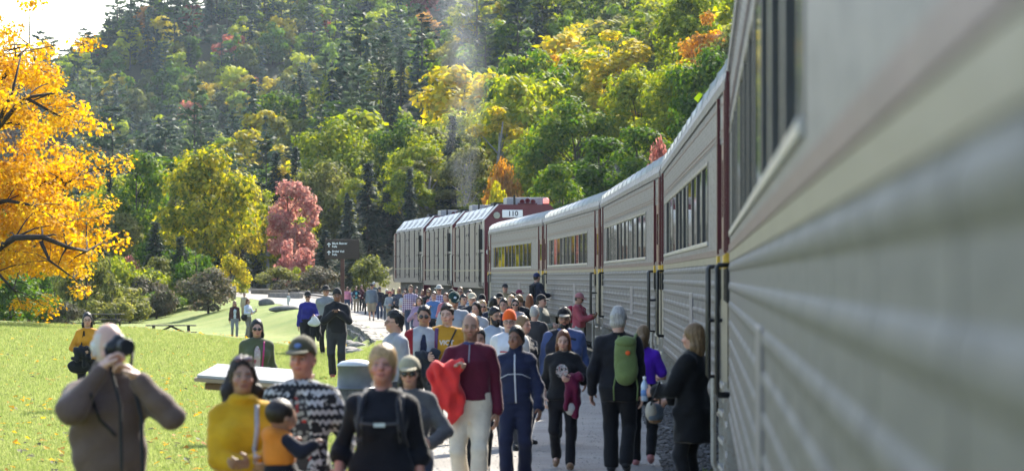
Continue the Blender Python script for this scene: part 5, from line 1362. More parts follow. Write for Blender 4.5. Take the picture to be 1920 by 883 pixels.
person('maroon', 'balding man in maroon quarter-zip sweater and cream trousers', 882, 587, 203, face=-6, g=1.06, skin='tan', hair=('recede', 'black'), beard='stubble', top=T((.085, .008, .024), e=.022, hem=.96, name='sweater', amp=.007, cuff=.01), inner=T((.05, .06, .16), collar='shirt', sleeve=.5, hem=1.1), bottom=T((.56, .50, .41), e=.018, flare=.022),
       aR=((.115, -.215, 1.27), (1, .4, -.8), 1.3), aL='hang', stride=.55, hy=4, hp=-2, shoes=(.05, .03, .02))
person('boy', 'boy in navy tracksuit with a white centre zip', 967, 613, 188, face=-4, g=.90, skin='brown', hair=('short', 'black'), top=T((.014, .019, .05), e=.028, hem=.92, collar='high', name='jacket', amp=.008, cuff=.012), bottom=T((.014, .018, .045), e=.022, flare=.022), aL=((.27, -.12, .87), (.4, 1, 0), .5), aR=((.25, .06, .87), (.4, 1, 0), .5), stride=-.45, hy=-22, hp=-4)
person('girl', 'young woman with auburn hair in black flower-print sweatshirt', 1056, 619, 172, face=-4, sex='f', g=1.03, skin='pale', hair=('long', 'auburn'), top=T((.011, .011, .013), e=.032, sleeve=.62, cuff=.012, hem=.88, name='sweatshirt', amp=.008), bottom=T((.011, .011, .014), e=.012), shoes=(.26, .15, .08), aR=((.24, -.04, .90), (.4, 1, 0), .5), aL=((.12, -.24, 1.14), (1, .5, -.4), .8), stride=.7, hp=6)
person('beanie', 'person in orange knit hat, glasses and white logo sweatshirt', 955, 579, 155, face=-4, g=1.0, skin='pale', hair=('crop', 'dark'), hat=('beanie', (.80, .11, .015)), glasses='thin', top=T((.60, .60, .64), e=.03, name='sweatshirt', amp=.008, pat='block', c2=(.62, .60, .58)), bottom=T(CHAR), hp=2, stride=.4)
person('beard', 'broad man with big black beard in navy vest over blue hoodie', 1058, 575, 150, face=0, g=1.28, skin='tan', hair=('short', 'black'), beard='full', glasses='thin', hat=('cap', (.014, .014, .016), (.26, .24, .20)), top=T((.012, .014, .024), e=.036, sleeve=0., name='vest', collar='high', open=.03), inner=T((.055, .085, .20), e=.03, name='hoodie', collar='hood', amp=.008), bottom=T(CHAR), stride=.3)
person('vict', 'man in mustard sweatshirt with lettering and a purple bag strap', 838, 571, 150, face=-8, g=1.05, skin='pale', hair=('short', 'dark'), top=T((.44, .22, .018), e=.028, name='sweatshirt', amp=.008), bottom=T(CHAR), aR='bent', hy=-6, stride=.3)
person('redjkt', 'man in sunglasses and red, white and navy jacket', 795, 574, 150, face=0, g=1.05, skin='tan', hair=('short', 'black'), glasses='sun', top=T((.34, .34, .37), e=.03, pat='block', c2=(.22, .012, .02), name='jacket', open=.04), inner=T(NAVY, collar='shirt'), bottom=T(CHAR), stride=-.3)
person('greyprof', 'man in light grey jacket and glasses seen in profile', 738, 583, 166, face=-62, g=1.05, skin='light', hair=('short', 'black'), glasses='thin', top=T((.30, .30, .325), e=.032, collar='shirt', name='jacket', amp=.009), bottom=T(CHAR), hy=-12, stride=.3)
person('maroon2', 'person in plum sweater mostly hidden behind the balding man', 897, 616, 178, face=0, g=1.0, skin='tan', hair=('short', 'black'), top=T((.10, .012, .04), e=.024, name='sweater'), bottom=T(BLK), stride=-.5)
person('side', 'light-haired woman in profile with a grey backpack behind the boy', 982, 592, 150, face=60, sex='f', skin='light', hair=('pony', 'dirty'), top=T((.02, .021, .028), e=.03, name='jacket'), bottom=T(JEAN))
person('greencap', 'man in dark green baseball cap and grey shirt', 851, 545, 112, face=10, g=1.08, skin='tan', hair=('crop', 'dark'), hat=('cap', (.008, .035, .032), (.008, .035, .032)), top=T((.30, .32, .36), e=.022), bottom=T(JEAN), hp=18, stride=.3)
person('tanman', 'man in tan baseball cap and dark open jacket', 885, 548, 90, face=0, g=1.06, skin='light', hair=('crop', 'grey'), hat=('cap', (.44, .38, .28)), top=T((.016, .018, .026), e=.03, open=.07, name='jacket'), inner=T((.12, .15, .22)), bottom=T(JEAN), stride=.3)
person('blsun', 'woman with blonde bob and sunglasses in dark coat', 905, 563, 96, face=6, sex='f', skin='light', hair=('bob', 'blonde'), glasses='sun', top=T((.02, .02, .024), e=.03, name='coat'), bottom=T(BLK))
person('backnavy', 'dark-haired person in hooded navy coat walking away', 925, 558, 100, face=176, g=1.1, skin='light', hair=('short', 'black'), top=T((.012, .016, .032), e=.04, collar='hood', name='coat', hem=.8, amp=.009), bottom=T(BLK), stride=.4)
person('bcap', 'man in black baseball cap just behind the hooded navy coat', 937, 548, 83, face=0, g=1.0, skin='light', hair=('crop', 'dark'), hat=('cap', BLK), top=T((.03, .032, .035), e=.026), bottom=T(BLK))
person('beard2', 'bearded man in pale shirt peeking beside the orange knit hat', 928, 577, 132, face=25, skin='tan', hair=('short', 'black'), beard='full', top=T((.36, .40, .46), e=.022, collar='shirt'), bottom=T(JEAN), hy=12)
person('lookdown', 'blond man in black sweater looking down', 974, 552, 85, face=-10, g=1.0, skin='light', hair=('pixie', 'dirty'), top=T((.013, .014, .02), e=.026, name='sweater'), bottom=T(CHAR), hp=24, hy=-10)
person('oliveprof', 'man in black cap and olive jacket facing the train', 1016, 551, 90, face=68, g=1.05, skin='light', hair=('crop', 'dark'), hat=('cap', BLK), top=T((.16, .165, .135), e=.03, name='jacket', amp=.008), bottom=T(CHAR), aL='bent', aR='bent')
person('longbrown', 'woman with long dark reddish hair seen from behind', 993, 552, 80, face=170, sex='f', skin='light', hair=('long', 'rusty'), top=T((.05, .02, .028), e=.028), bottom=T(BLK))
person('tanjkt', 'man in tan jacket and dark cap standing tall beside the coach', 947, 531, 60, face=5, g=1.0, skin='light', hair=('crop', 'dark'), hat=('cap', (.03, .03, .035)), top=T((.27, .21, .12), e=.03, name='jacket'), bottom=T(CHAR), dz=.08)
person('pinkcap', 'person in maroon cap beside the coach behind locomotive 110', 974, 542, 66, face=40, sex='f', skin='light', hair=('bob', 'dark'), hat=('cap', (.16, .02, .05)), top=T((.04, .03, .035), e=.028), bottom=T(BLK))
person('bcap2', 'man in small black cap next to the maroon cap', 962, 547, 74, face=20, skin='light', hair=('crop', 'dark'), hat=('cap', BLK), top=T((.22, .18, .12), e=.026), bottom=T(CHAR))
person('knitcap', 'person in black knit hat between the tan cap and blonde bob', 904, 551, 82, face=0, skin='light', hair=('crop', 'dark'), hat=('beanie', BLK), top=T((.02, .02, .022), e=.026), bottom=T(BLK))
person('climb', 'man in blue cap and navy jacket climbing the coach steps', 1007, 511, 63.5, face=125, g=1.05, skin='light', hair=('crop', 'dark'), hat=('cap', (.02, .03, .10)), top=T((.017, .02, .036), e=.04, name='jacket'), bottom=T(BLK), dz=.46, aL=((.20, -.32, 1.25), (.6, .5, -1), .8), aR='bent', stride=.5)
person('pinkjkt', 'man in pink jacket and cap reading his phone beside the coach', 1085, 548, 80, face=72, g=1.05, skin='tan', hair=('crop', 'dark'), hat=('cap', (.36, .14, .15)), glasses='sun', top=T((.36, .075, .095), e=.034, name='jacket', amp=.008), bottom=T((.34, .33, .33)), aL='phone', aR='phone', hp=14)
person('greyhair', 'grey-haired man in black jacket walking away with a green backpack', 1160, 578, 175, face=172, g=1.12, skin='light', hair=('short', 'grey'), top=T((.012, .012, .016), e=.03, collar='high', name='jacket', amp=.009, hem=.90), bottom=T((.012, .012, .014), e=.022, flare=.02), aL=((.30, -.05, .86), (.4, 1, 0), .5), stride=.5, hy=-8)
person('purple', 'woman in bright purple T-shirt walking away beside the train', 1206, 610, 169, face=176, sex='f', g=1.0, skin='light', hair=('pony', 'dirty'), top=T((.11, .025, .50), e=.018, sleeve=.40, cuff=.012, hem=.95, amp=.006), bottom=T((.012, .012, .014), e=.014), shoes=(.42, .18, .18), stride=.75, aR='bent')
person('coat', 'woman with light brown bob in long black coat, back turned', 1298, 607, 205, face=-118, sex='f', g=1.08, skin='light', hair=('bob', 'dirty'), top=T((.007, .007, .008), e=.04, hem=.62, fl=1.15, name='coat', amp=.010, sleeve=.85), bottom=T(BLK), aL=((.15, -.36, 1.10), (.6, .8, -.5), 1.0), aR=((.10, -.34, 1.0), (1, .5, -.5), .9))
# on the lawn
person('yl', 'woman with long black hair in yellow top on the lawn behind the photographer', 164, 586, 120, face=6, sex='f', skin='pale', hair=('long', 'black'), glasses='thin', top=T((.56, .24, .02), e=.024), bottom=T(BLK), aR=((.10, -.22, 1.06), (1, .5, -.5), .8), aL='hang', group='people standing on the lawn')
person('olivew', 'woman in sunglasses and olive jacket with a pink bag strap', 482, 599, 150, face=6, sex='f', g=1.05, skin='light', hair=('long', 'black'), glasses='sun', top=T((.085, .095, .05), e=.034, open=.055, name='jacket', amp=.009, hem=.84), inner=T((.45, .34, .34), pat='print', c2=(.5, .45, .43), c3=(.35, .10, .14)), bottom=T(JEAN), stride=.3, group='people standing on the lawn')
person('hoodie', 'young man in black hoodie and knit hat with red shoes', 632, 539, 89, face=-3, g=.98, skin='brown', hair=('crop', 'black'), hat=('beanie', (.02, .02, .022)), top=T((.014, .014, .017), e=.036, collar='hood', name='hoodie', amp=.008, hem=.90), bottom=T((.03, .03, .034), e=.02, flare=.02), shoes=(.45, .02, .03), aL='chest', aR='chest', stride=.4, group='people standing on the lawn')
person('bluesw', 'woman in royal blue sweater and black cap holding a white bag', 577, 546, 66, face=5, sex='f', g=1.1, skin='light', hair=('crop', 'dark'), hat=('cap', BLK), glasses='sun', top=T((.022, .022, .19), e=.03, name='sweater'), bottom=T(BLK, kind='trousers', e=.03), aL='bent', aR='hang', group='people standing on the lawn')
person('polo', 'man in grey polo shirt and wide black hat', 611, 534, 64, face=-4, g=1.1, skin='light', hair=('crop', 'grey'), hat=('bucket', BLK), glasses='thin', top=T((.21, .22, .23), e=.022, sleeve=.48), bottom=T(BLK), stride=.3, group='people standing on the lawn')
person('whitel', 'small distant woman in white with a straw hat on the lawn', 541, 549, 33, face=-30, sex='f', skin='light', hair=('bob', 'dark'), hat=('bucket', (.40, .33, .22)), top=T((.5, .5, .5), e=.025), bottom=T((.5, .5, .52)), stride=.5, group='people standing on the lawn')
person('pairb', 'woman in brown jacket and pale blue shirt on the grassy bank', 440, 564, 40.5, face=10, sex='f', skin='light', hair=('bob', 'auburn'), glasses='sun', top=T((.06, .025, .025), e=.034, open=.07, name='jacket'), inner=T((.45, .50, .58)), bottom=T((.20, .20, .22)), stride=.4, group='people standing on the lawn')
person('pairp', 'woman in pale shirt holding out a phone on the grassy bank', 465, 560, 40, face=55, sex='f', skin='light', hair=('bob', 'auburn'), glasses='sun', top=T((.46, .50, .58), e=.026), bottom=T((.18, .17, .17)), aL='phone', aR='bent', group='people standing on the lawn')
person('pairc', 'person in beige shirt standing just behind the two women on the bank', 458, 549, 34, face=-10, skin='light', hair=('short', 'brown'), top=T((.34, .28, .20), e=.022), bottom=T(KHAKI), group='people standing on the lawn')
# farther along the path
FAR = 'visitors strolling on the gravel path'
person('f1', 'woman in pink sweater beside the trail sign post', 651, 538, 37, face=0, sex='f', skin='light', hair=('long', 'auburn'), glasses='sun', top=T((.55, .20, .27), e=.024), bottom=T(JEAN), group=FAR)
person('f2', 'woman in teal top and navy jacket with a camera on her chest', 668, 537, 36.5, face=6, sex='f', g=1.1, skin='light', hair=('bob', 'auburn'), glasses='sun', top=T((.02, .03, .05), e=.034, open=.08, name='jacket'), inner=T((.15, .45, .48)), bottom=T(KHAKI), aL='bent', aR='bent', stride=.3, group=FAR)
person('f3', 'woman in maroon coat behind the woman in teal top', 678, 534, 35.5, face=30, sex='f', skin='light', hair=('long', 'brown'), top=T((.07, .012, .025), e=.03, hem=.8, name='coat'), bottom=T(BLK), group=FAR)
person('f4', 'man in slate blue jacket, beige shorts and dark cap', 697, 531, 42, face=0, g=1.1, skin='light', hair=('crop', 'dark'), hat=('cap', (.02, .02, .025)), top=T((.15, .175, .21), e=.03, hem=.82, name='jacket'), bottom=T(KHAKI, kind='shorts'), stride=.4, group=FAR)
person('f5', 'man in navy jacket and jeans behind the slate blue jacket', 712, 537, 41, face=5, skin='light', hair=('crop', 'dark'), hat=('cap', (.05, .05, .06)), glasses='sun', top=T((.014, .017, .03), e=.03, name='jacket'), bottom=T(JEAN), stride=-.4, group=FAR)
person('f6', 'woman with white-blonde hair in black sweater', 725, 542, 42, face=0, sex='f', g=1.1, skin='light', hair=('bob', 'white'), top=T(BLK, e=.03, name='sweater'), bottom=T((.10, .11, .13)), group=FAR)
person('f7', 'woman with long blonde hair in grey patterned sweater', 748, 539, 47, face=-6, sex='f', g=1.05, skin='light', hair=('long', 'blonde'), glasses='sun', top=T((.06, .065, .085), e=.03, pat='print', c2=(.11, .12, .15), c3=(.03, .03, .05), name='sweater'), bottom=T(BLK), aR='bent', group=FAR)
person('f8', 'man in purple and white plaid shirt and jeans', 770, 535, 54, face=-4, g=1.1, skin='light', hair=('short', 'dirty'), top=T((.14, .11, .24), e=.024, pat='plaid', c2=(.55, .50, .56), c3=(.28, .05, .09)), bottom=T(JEAN), aL='bent', aR='hang', stride=.4, group=FAR)
person('f9', 'man in dark jacket just behind the purple plaid shirt', 781, 539, 45, face=0, skin='light', hair=('short', 'dark'), top=T((.02, .024, .035), e=.028), bottom=T(BLK), group=FAR)
person('f10', 'woman in rose jacket between the plaid shirts', 792, 543, 46, face=-20, sex='f', skin='light', hair=('bob', 'auburn'), top=T((.16, .06, .07), e=.028), bottom=T(BLK), group=FAR)
person('f11', 'woman in black cardigan over a pink and blue top', 804, 541, 55, face=-10, sex='f', g=1.08, skin='light', hair=('bob', 'dirty'), glasses='sun', top=T(BLK, e=.034, open=.085, name='cardigan'), inner=T((.45, .14, .14), pat='yoke', c2=(.5, .22, .2)), bottom=T(JEAN), group=FAR)
person('f12', 'man in plaid shirt and pale bucket hat', 823, 533, 61, face=0, g=1.15, skin='light', hair=('crop', 'grey'), hat=('bucket', (.44, .42, .38)), glasses='sun', top=T((.22, .09, .15), e=.024, pat='plaid', c2=(.50, .50, .62), c3=(.04, .05, .2)), bottom=T((.07, .11, .22)), stride=.3, group=FAR)
person('f13', 'man in dark olive cap behind the green baseball cap', 847, 541, 62, face=10, skin='light', hair=('crop', 'dark'), hat=('cap', (.035, .04, .035)), top=T((.05, .05, .055), e=.026), bottom=T(BLK), group=FAR)
person('f14', 'woman in sunglasses and navy striped shirt', 863, 538, 64, face=-5, sex='f', g=1.05, skin='light', hair=('pony', 'dirty'), glasses='sun', top=T(NAVY, e=.024, pat='stripes', c2=(.45, .45, .5)), bottom=T(JEAN), group=FAR)
person('f15', 'dark-haired man in striped shirt behind the tan baseball cap', 880, 544, 72, face=-25, skin='light', hair=('short', 'dark'), top=T((.42, .42, .46), e=.024, pat='stripes', c2=(.05, .06, .10)), bottom=T(JEAN), group=FAR)
person('f16', 'woman in black sunglasses walking behind the blond man', 966, 560, 92, face=0, sex='f', skin='light', hair=('bob', 'dark'), glasses='sun', top=T((.30, .28, .30), e=.026), bottom=T(BLK), group=FAR)
person('f17', 'man in grey cap far behind the man in slate blue jacket', 701, 528, 38, face=0, skin='light', hair=('crop', 'grey'), hat=('cap', (.40, .40, .38)), top=T((.10, .11, .12), e=.026), bottom=T(JEAN), group=FAR)
person('f18', 'woman in dark jacket near the locomotive steps', 737, 541, 43, face=8, sex='f', skin='light', hair=('bob', 'brown'), top=T((.03, .03, .04), e=.028), bottom=T(BLK), group=FAR)
person('f19', 'man in rust coloured shirt farther along the path by the engines', 760, 540, 40, face=-8, skin='light', hair=('short', 'brown'), top=T((.20, .07, .04), e=.024), bottom=T(JEAN), group=FAR)

EXTRA = [  # px, ytop, s, sex, hair, hat, top, bottom, face, label
    (657, 541, 35, 'm', ('short', 'dark'), None, (.16, .20, .26), JEAN, 8, 'man in slate jacket and jeans close to the trail sign post'),
    (689, 539, 38, 'f', ('long', 'dark'), None, (.02, .02, .025), BLK, -8, 'woman all in black between the teal top and the slate blue jacket'),
    (731, 545, 47, 'm', ('crop', 'dark'), ('cap', (.30, .05, .05)), (.28, .30, .32), KHAKI, 4, 'man in red cap and grey shirt on the far path'),
    (758, 546, 50, 'f', ('bob', 'brown'), None, (.35, .35, .38), JEAN, 0, 'woman in pale grey top by the purple plaid shirt'),
    (813, 547, 64, 'm', ('short', 'brown'), None, (.08, .16, .34), BLK, -6, 'man in dark blue shirt between the cardigan and the bucket hat'),
    (836, 549, 70, 'f', ('pony', 'auburn'), None, (.42, .14, .16), JEAN, 4, 'woman in dusty red top right next to the bucket hat'),
    (869, 552, 80, 'm', ('short', 'black'), None, (.07, .07, .08), KHAKI, -4, 'man in charcoal shirt beside the green baseball cap'),
    (893, 566, 105, 'f', ('long', 'dark'), None, (.36, .36, .38), JEAN, 5, 'woman in grey top beside the blonde bob and sunglasses'),
    (944, 560, 98, 'm', ('short', 'dark'), None, (.26, .22, .18), JEAN, -6, 'dark-haired man in taupe shirt behind the orange knit hat'),
    (958, 553, 84, 'f', ('bob', 'blonde'), None, (.04, .04, .05), BLK, 2, 'woman with fair hair behind the orange knit hat'),
    (1003, 574, 110, 'm', ('short', 'grey'), None, (.03, .03, .035), BLK, 160, 'grey-haired man in dark coat, back turned, near the olive jacket'),
    (786, 556, 75, 'f', ('long', 'brown'), None, (.30, .20, .30), JEAN, -5, 'woman in mauve top behind the sunglasses man'),
]
for i_, (px, yt, s_, sx_, hr_, ht_, tc_, bc_, fc_, lb_) in enumerate(EXTRA):
    person('x%d' % i_, lb_, px, yt, s_, face=fc_ + random.Random(i_).uniform(-22, 22), hy=random.Random(i_ + 50).uniform(-28, 28), aL=random.Random(i_ + 9).choice(['hang', 'bent', 'fwd', 'belly']), aR=random.Random(i_ + 77).choice(['hang', 'bent', 'back', 'strap']), sex=sx_, skin='light', hair=hr_, hat=ht_, top=T(tc_, e=.024), bottom=T(bc_), stride=.35 * (-1) ** i_, group=FAR)

# --- clothing details
M_ZIPW = worn('white_zip_tape', (.55, .56, .60), .5); M_STRAPB = worn('black_webbing', (.014, .014, .016), .7); M_STRAPG = worn('charcoal_webbing', (.05, .05, .055), .7)
strap('boy', [(-.005, 1.47), (0, 1.2), (.012, .93)], .016, M_ZIPW, name='zip')
strap('boy', [(-.17, 1.20), (-.08, 1.245), (0, 1.25), (.08, 1.245), (.17, 1.20)], .008, M_ZIPW, name='piping')
strap('maroon', [(0, 1.475), (.004, 1.31)], .012, worn('grey_zip', (.25, .25, .28), .5), name='zip')
m = mk('flower_print', (.3, .3, .3), .8); t = NT(m); n = t.noise(t.coord('Object'), 42, 3); t.ln(t.ramp(n, [(.40, (.012, .012, .014)), (.47, (.35, .33, .33)), (.56, (.5, .48, .46)), (.62, (.30, .04, .04)), (.70, (.02, .02, .02))]), t.b.inputs['Base Color'])
decal_patch('girl', -.085, .07, 1.16, 1.34, m)
decal_text('vict', 'VICT', .02, 1.285, .085, worn('print_white', (.62, .60, .58), .7))
decal_patch('beanie', -.11, .12, 1.245, 1.262, worn('print_red', (.45, .02, .03), .7), round_=False, n=4)
decal_text('beanie', 'FILA', .005, 1.185, .11, worn('print_navy', (.02, .03, .10), .7))
strap('vict', [(-.12, 1.47), (-.115, 1.30), (-.13, 1.12)], .045, worn('purple_webbing', (.10, .04, .13), .7), name='bag_strap'); strap('vict', [(.13, 1.46), (.05, 1.25), (-.02, 1.05)], .02, M_STRAPB, name='bag_strap')
strap('olivew', [(.10, 1.46), (.085, 1.25), (.06, 1.0)], .022, worn('pink_webbing', (.48, .03, .16), .6), name='bag_strap')
for sg in (1, -1): strap('blond', [(sg * .13, 1.46), (sg * .125, 1.32), (sg * .135, 1.16)], .042, M_STRAPG, name='backpack_strap')
strap('blond', [(-.125, 1.285), (0, 1.275), (.125, 1.285)], .02, M_STRAPG, name='chest_strap'); decal_patch('blond', -.035, .035, 1.262, 1.288, worn('buckle_pale', (.55, .62, .58), .35), name='buckle', round_=False, n=3, off=.014)
strap('photog', [(-.10, 1.42), (-.05, 1.28), (.03, 1.20)], .014, M_STRAPB, name='cord')
strap('yellow', [(.085, 1.46), (.075, 1.30), (.05, 1.10)], .03, worn('grey_bag_webbing', (.35, .33, .33), .6), name='bag_strap')
decal_text('f6', '*', 0, 1.24, .16, worn('print_white', (.62, .60, .58), .7))
for k_, c_ in (('greencap', (.55, .58, .62)), ('knit', (.10, .16, .34))):
    p = PEOPLE[k_]; P = [('e', p['H'](0, -.104, .168), (.026, .008, .020), p['hm'] @ np.array(Matrix.Rotation(R(-28), 3, 'X')), 0, 'u')]
    v, q = surf(P, *bounds(P, .02), .005); mobj('badge', npmesh('badge', v * p['u'], q, True), worn('cap_badge_%s' % k_, c_, .6), p['root'])
# wrist watch on the patterned-jacket man, ear stud details
p = PEOPLE['knit']; W0, D = p['sk']['L'][2], p['sk']['L'][4]
P = [('c', W0 - D * .022, W0 - D * .006, .036, .036, 0, 'u')]; v, q = surf(P, *bounds(P, .02), .005); mobj('watch', npmesh('watch', v * p['u'], q, True), worn('watch_white', (.6, .6, .6), .4), p['root'])
# sunglasses pushed up on the mustard-sweater woman's hair
p = PEOPLE['yellow']; P = [('e', p['H'](sg * .034, -.085, .192), (.028, .018, .018), p['hm'], 0, 'u') for sg in (1, -1)] + [('c', p['H'](-.03, -.09, .192), p['H'](.03, -.09, .192), .006, .006, .004, 'u')]
v, q = surf(P, *bounds(P, .02), .006); mobj('sunglasses', npmesh('sunglasses', v * p['u'], q, True), worn('mauve_lens', (.16, .11, .14), .12, spec=.6), p['root'])

# --- things people carry
p = PEOPLE['photog']; H, hm = p['H'], p['hm']; c0 = H(-.002, -.15, .085)
held('photog', 'camera', 'black camera with long lens and hanging strap held up by the bald man', 'camera', [
    ('camera_body', ([('e', c0, (.075, .042, .052), hm, 0, 'u'), ('e', c0 + hm @ np.array([0, 0, .045]), (.03, .035, .028), hm, .015, 'u')], .006, 0), M_BLACK),
    ('lens_barrel', ([('c', c0 + hm @ np.array([0, -.03, 0]), c0 + hm @ np.array([0, -.10, .0]), .038, .044, 0, 'u'), ('p', hm @ np.array([0, -1., 0]), float((hm @ np.array([0, -1., 0])) @ (c0 + hm @ np.array([0, -.115, 0]))), .0, 'i')], .006, 0), M_BLACK),
    ('strap', MB().tube([c0 + hm @ np.array([.075, 0, 0]), c0 + np.array([.055, -.02, -.12]), (.155, -.25, 1.30), (.16, -.28, 1.05), (.15, -.27, .78)], .011, 6), M_STRAPB),
    ('hanging_strap', MB().tube([c0 + hm @ np.array([-.075, 0, 0]), (.05, -.26, 1.36), (.055, -.28, 1.1), (.06, -.27, .80)], .009, 6), M_STRAPB)])
# baby on the arm
u_ = PEOPLE['yellow']['u']; pl = PEOPLE['yellow']['loc']; bx, by, bz = at(534, 6500 / 318) , pl.y - .30, 0
br = empty('person', (bx, by, CAM_Z - (745 - 519) / 323 - .56), R(118)); tag(br, 'baby in orange hooded jacket with navy sleeves held in arms', 'person')
hd = np.array([0, .0, .46])
bodyp = [('e', hd, (.072, .082, .082), None, 0, 'u'), ('e', hd + (0, -.04, -.035), (.055, .05, .05), None, .03, 'u'), ('e', hd + (0, -.088, -.028), (.011, .012, .01), None, .01, 'u'), ('e', hd + (.073, 0, -.02), (.01, .018, .024), None, .004, 'u'), ('e', hd + (-.073, 0, -.02), (.01, .018, .024), None, .004, 'u'),
         ('c', np.array([0, 0, .36]), np.array([0, 0, .42]), .035, .04, .02, 'u'), ('e', np.array([0, .01, .22]), (.085, .075, .15), None, .02, 'u')]
for sg in (1, -1):
    bodyp += [('c', np.array([sg * .08, 0, .32]), np.array([sg * .14, -.06, .25]), .03, .026, .02, 'u'), ('c', np.array([sg * .14, -.06, .25]), np.array([sg * .15, -.15, .30]), .026, .02, .02, 'u'), ('e', np.array([sg * .15, -.175, .312]), (.017, .020, .014), None, .01, 'u'),
              ('c', np.array([sg * .05, -.02, .09]), np.array([sg * .10, -.13, .07]), .05, .042, .02, 'u'), ('c', np.array([sg * .10, -.13, .07]), np.array([sg * .10, -.12, -.08]), .04, .028, .02, 'u')]
    for j in range(4): bodyp.append(('c', np.array([sg * (.14 + .008 * j), -.185, .312]), np.array([sg * (.139 + .009 * j), -.200, .305]), .0058, .005, .003, 'u'))
v, q = surf(bodyp, *bounds(bodyp, .04), .008)
me = npmesh('body', v, q, True); ca = me.color_attributes.new('tone', 'FLOAT_COLOR', 'POINT'); cc = np.ones((len(v), 4), np.float32); cc[:, :3] = SKIN['tan']
ex = (np.hypot((np.abs(v[:, 0]) - .028) / .012, (v[:, 2] - .445) / .008) < 1) & (v[:, 1] < -.05); cc[ex, :3] = (.02, .012, .01); mo = (np.hypot(v[:, 0] / .018, (v[:, 2] - .405) / .006) < 1) & (v[:, 1] < -.05); cc[mo, :3] = (.28, .09, .07)
ca.data.foreach_set('color', cc.ravel()); mobj('body', me, M_SKIN, br)
def gm(par, nm, P, h_, mat, amp=.004, sd=1):
    pr = list(P) + ([folds(sd, amp, 14)] if amp else []); v, q = surf(pr, *bounds(P, .05), h_); return mobj(nm, npmesh(nm, v, q, True), mat, par)
gm(br, 'hair', [('e', hd + (0, .012, .015), (.084, .086, .084), None, 0, 'u'), ('e', hd + (0, -.09, -.03), (.066, .07, .075), None, .01, 's'), ('p', (0, -.5, -1), -.41, .0, 'i')], .008, hair_mat(HAIRC['dark']))
gm(br, 'jacket', [('e', np.array([0, .012, .245]), (.112, .10, .145), None, 0, 'u'), ('e', np.array([0, .07, .35]), (.085, .05, .05), None, .03, 'u'), ('p', (0, 0, -1), -.17, .01, 'i')], .011, cloth((.74, .24, .03)))
for sg in (1, -1): gm(br, 'sleeve', [('c', np.array([sg * .085, 0, .31]), np.array([sg * .14, -.06, .25]), .045, .042, .02, 'u'), ('c', np.array([sg * .14, -.06, .25]), np.array([sg * .15, -.135, .29]), .042, .034, .02, 'u')], .011, cloth((.014, .016, .028)), .003)
gm(br, 'trousers', [('e', np.array([0, .0, .13]), (.108, .098, .10), None, 0, 'u')] + [x for sg in (1, -1) for x in (('c', np.array([sg * .05, -.02, .09]), np.array([sg * .10, -.13, .07]), .060, .052, .02, 'u'), ('c', np.array([sg * .10, -.13, .07]), np.array([sg * .10, -.12, -.08]), .05, .036, .02, 'u'))], .012, cloth((.012, .013, .02)))
def draped(key, label, cx, cy, z0, z1, wd, dp, col, name='jacket', cat='jacket', lining=None, tilt=0.):
    zs_ = np.linspace(z0, z1, 6); P = [('l', list(zs_), [wd * k for k in (.95, 1.02, .98, .92, .86, .6)], [dp * k for k in (.7, .85, .95, 1.05, 1.15, .9)], [cx + tilt * (z - z1) for z in zs_], [cy] * 6, .0, 'u'), ('c', np.array([cx - wd * .6, cy, z1 - .02]), np.array([cx + wd * .7, cy, z1 - .0]), dp * .8, dp * .8, .05, 'u'),
            ('c', np.array([cx + wd * .55 + tilt * (z0 - z1) * .5, cy - dp * .4, z1 - .12]), np.array([cx + wd * .4 + tilt * (z0 - z1), cy - dp * .3, z0 - .07]), .055, .045, .03, 'u'), ('c', np.array([cx - wd * .3, cy - dp * .7, z1]), np.array([cx - wd * .5 + tilt * (z0 - z1), cy - dp * .5, z0 + .02]), .03, .035, .03, 'u')]
    parts = [('shell', (P, .013, .020), cloth(col))]
    if lining: parts.append(('lining', ([('e', np.array([cx + tilt * (z0 - z1), cy - dp * .2, z0 + .01]), (wd * .75, dp * .9, .075), None, 0, 'u')], .012, .01), cloth(lining)))
    return held(key, name, label, cat, parts)
draped('maroon', 'bright red jacket draped over the arm of the balding man', -.205, -.20, .86, 1.27, .155, .085, (.62, .035, .035))
draped('girl', 'maroon jacket with grey lining over the arm of the young woman with auburn hair', .155, -.24, .76, 1.17, .105, .075, (.10, .006, .03), lining=(.42, .40, .38), tilt=.10)
draped('yl', 'black jacket bundled on the arm of the woman in yellow top', -.10, -.24, .90, 1.10, .14, .09, (.012, .013, .018))
draped('vict', 'dark jacket carried by the man in mustard sweatshirt', -.20, -.28, .86, 1.14, .13, .09, (.016, .02, .03))
draped('bluesw', 'black coat hanging from the arm of the woman in royal blue sweater', .22, -.22, .55, 1.05, .14, .10, BLK, 'coat', 'coat')
held('bluesw', 'cloth_bag', 'white cloth bag held by the woman in royal blue sweater', 'bag', [('pouch', ([('e', np.array([.17, -.36, .93]), (.17, .07, .10), None, 0, 'u'), ('e', np.array([.17, -.36, 1.0]), (.08, .05, .12), None, .06, 'u')], .02, .01), cloth((.62, .62, .62)))])
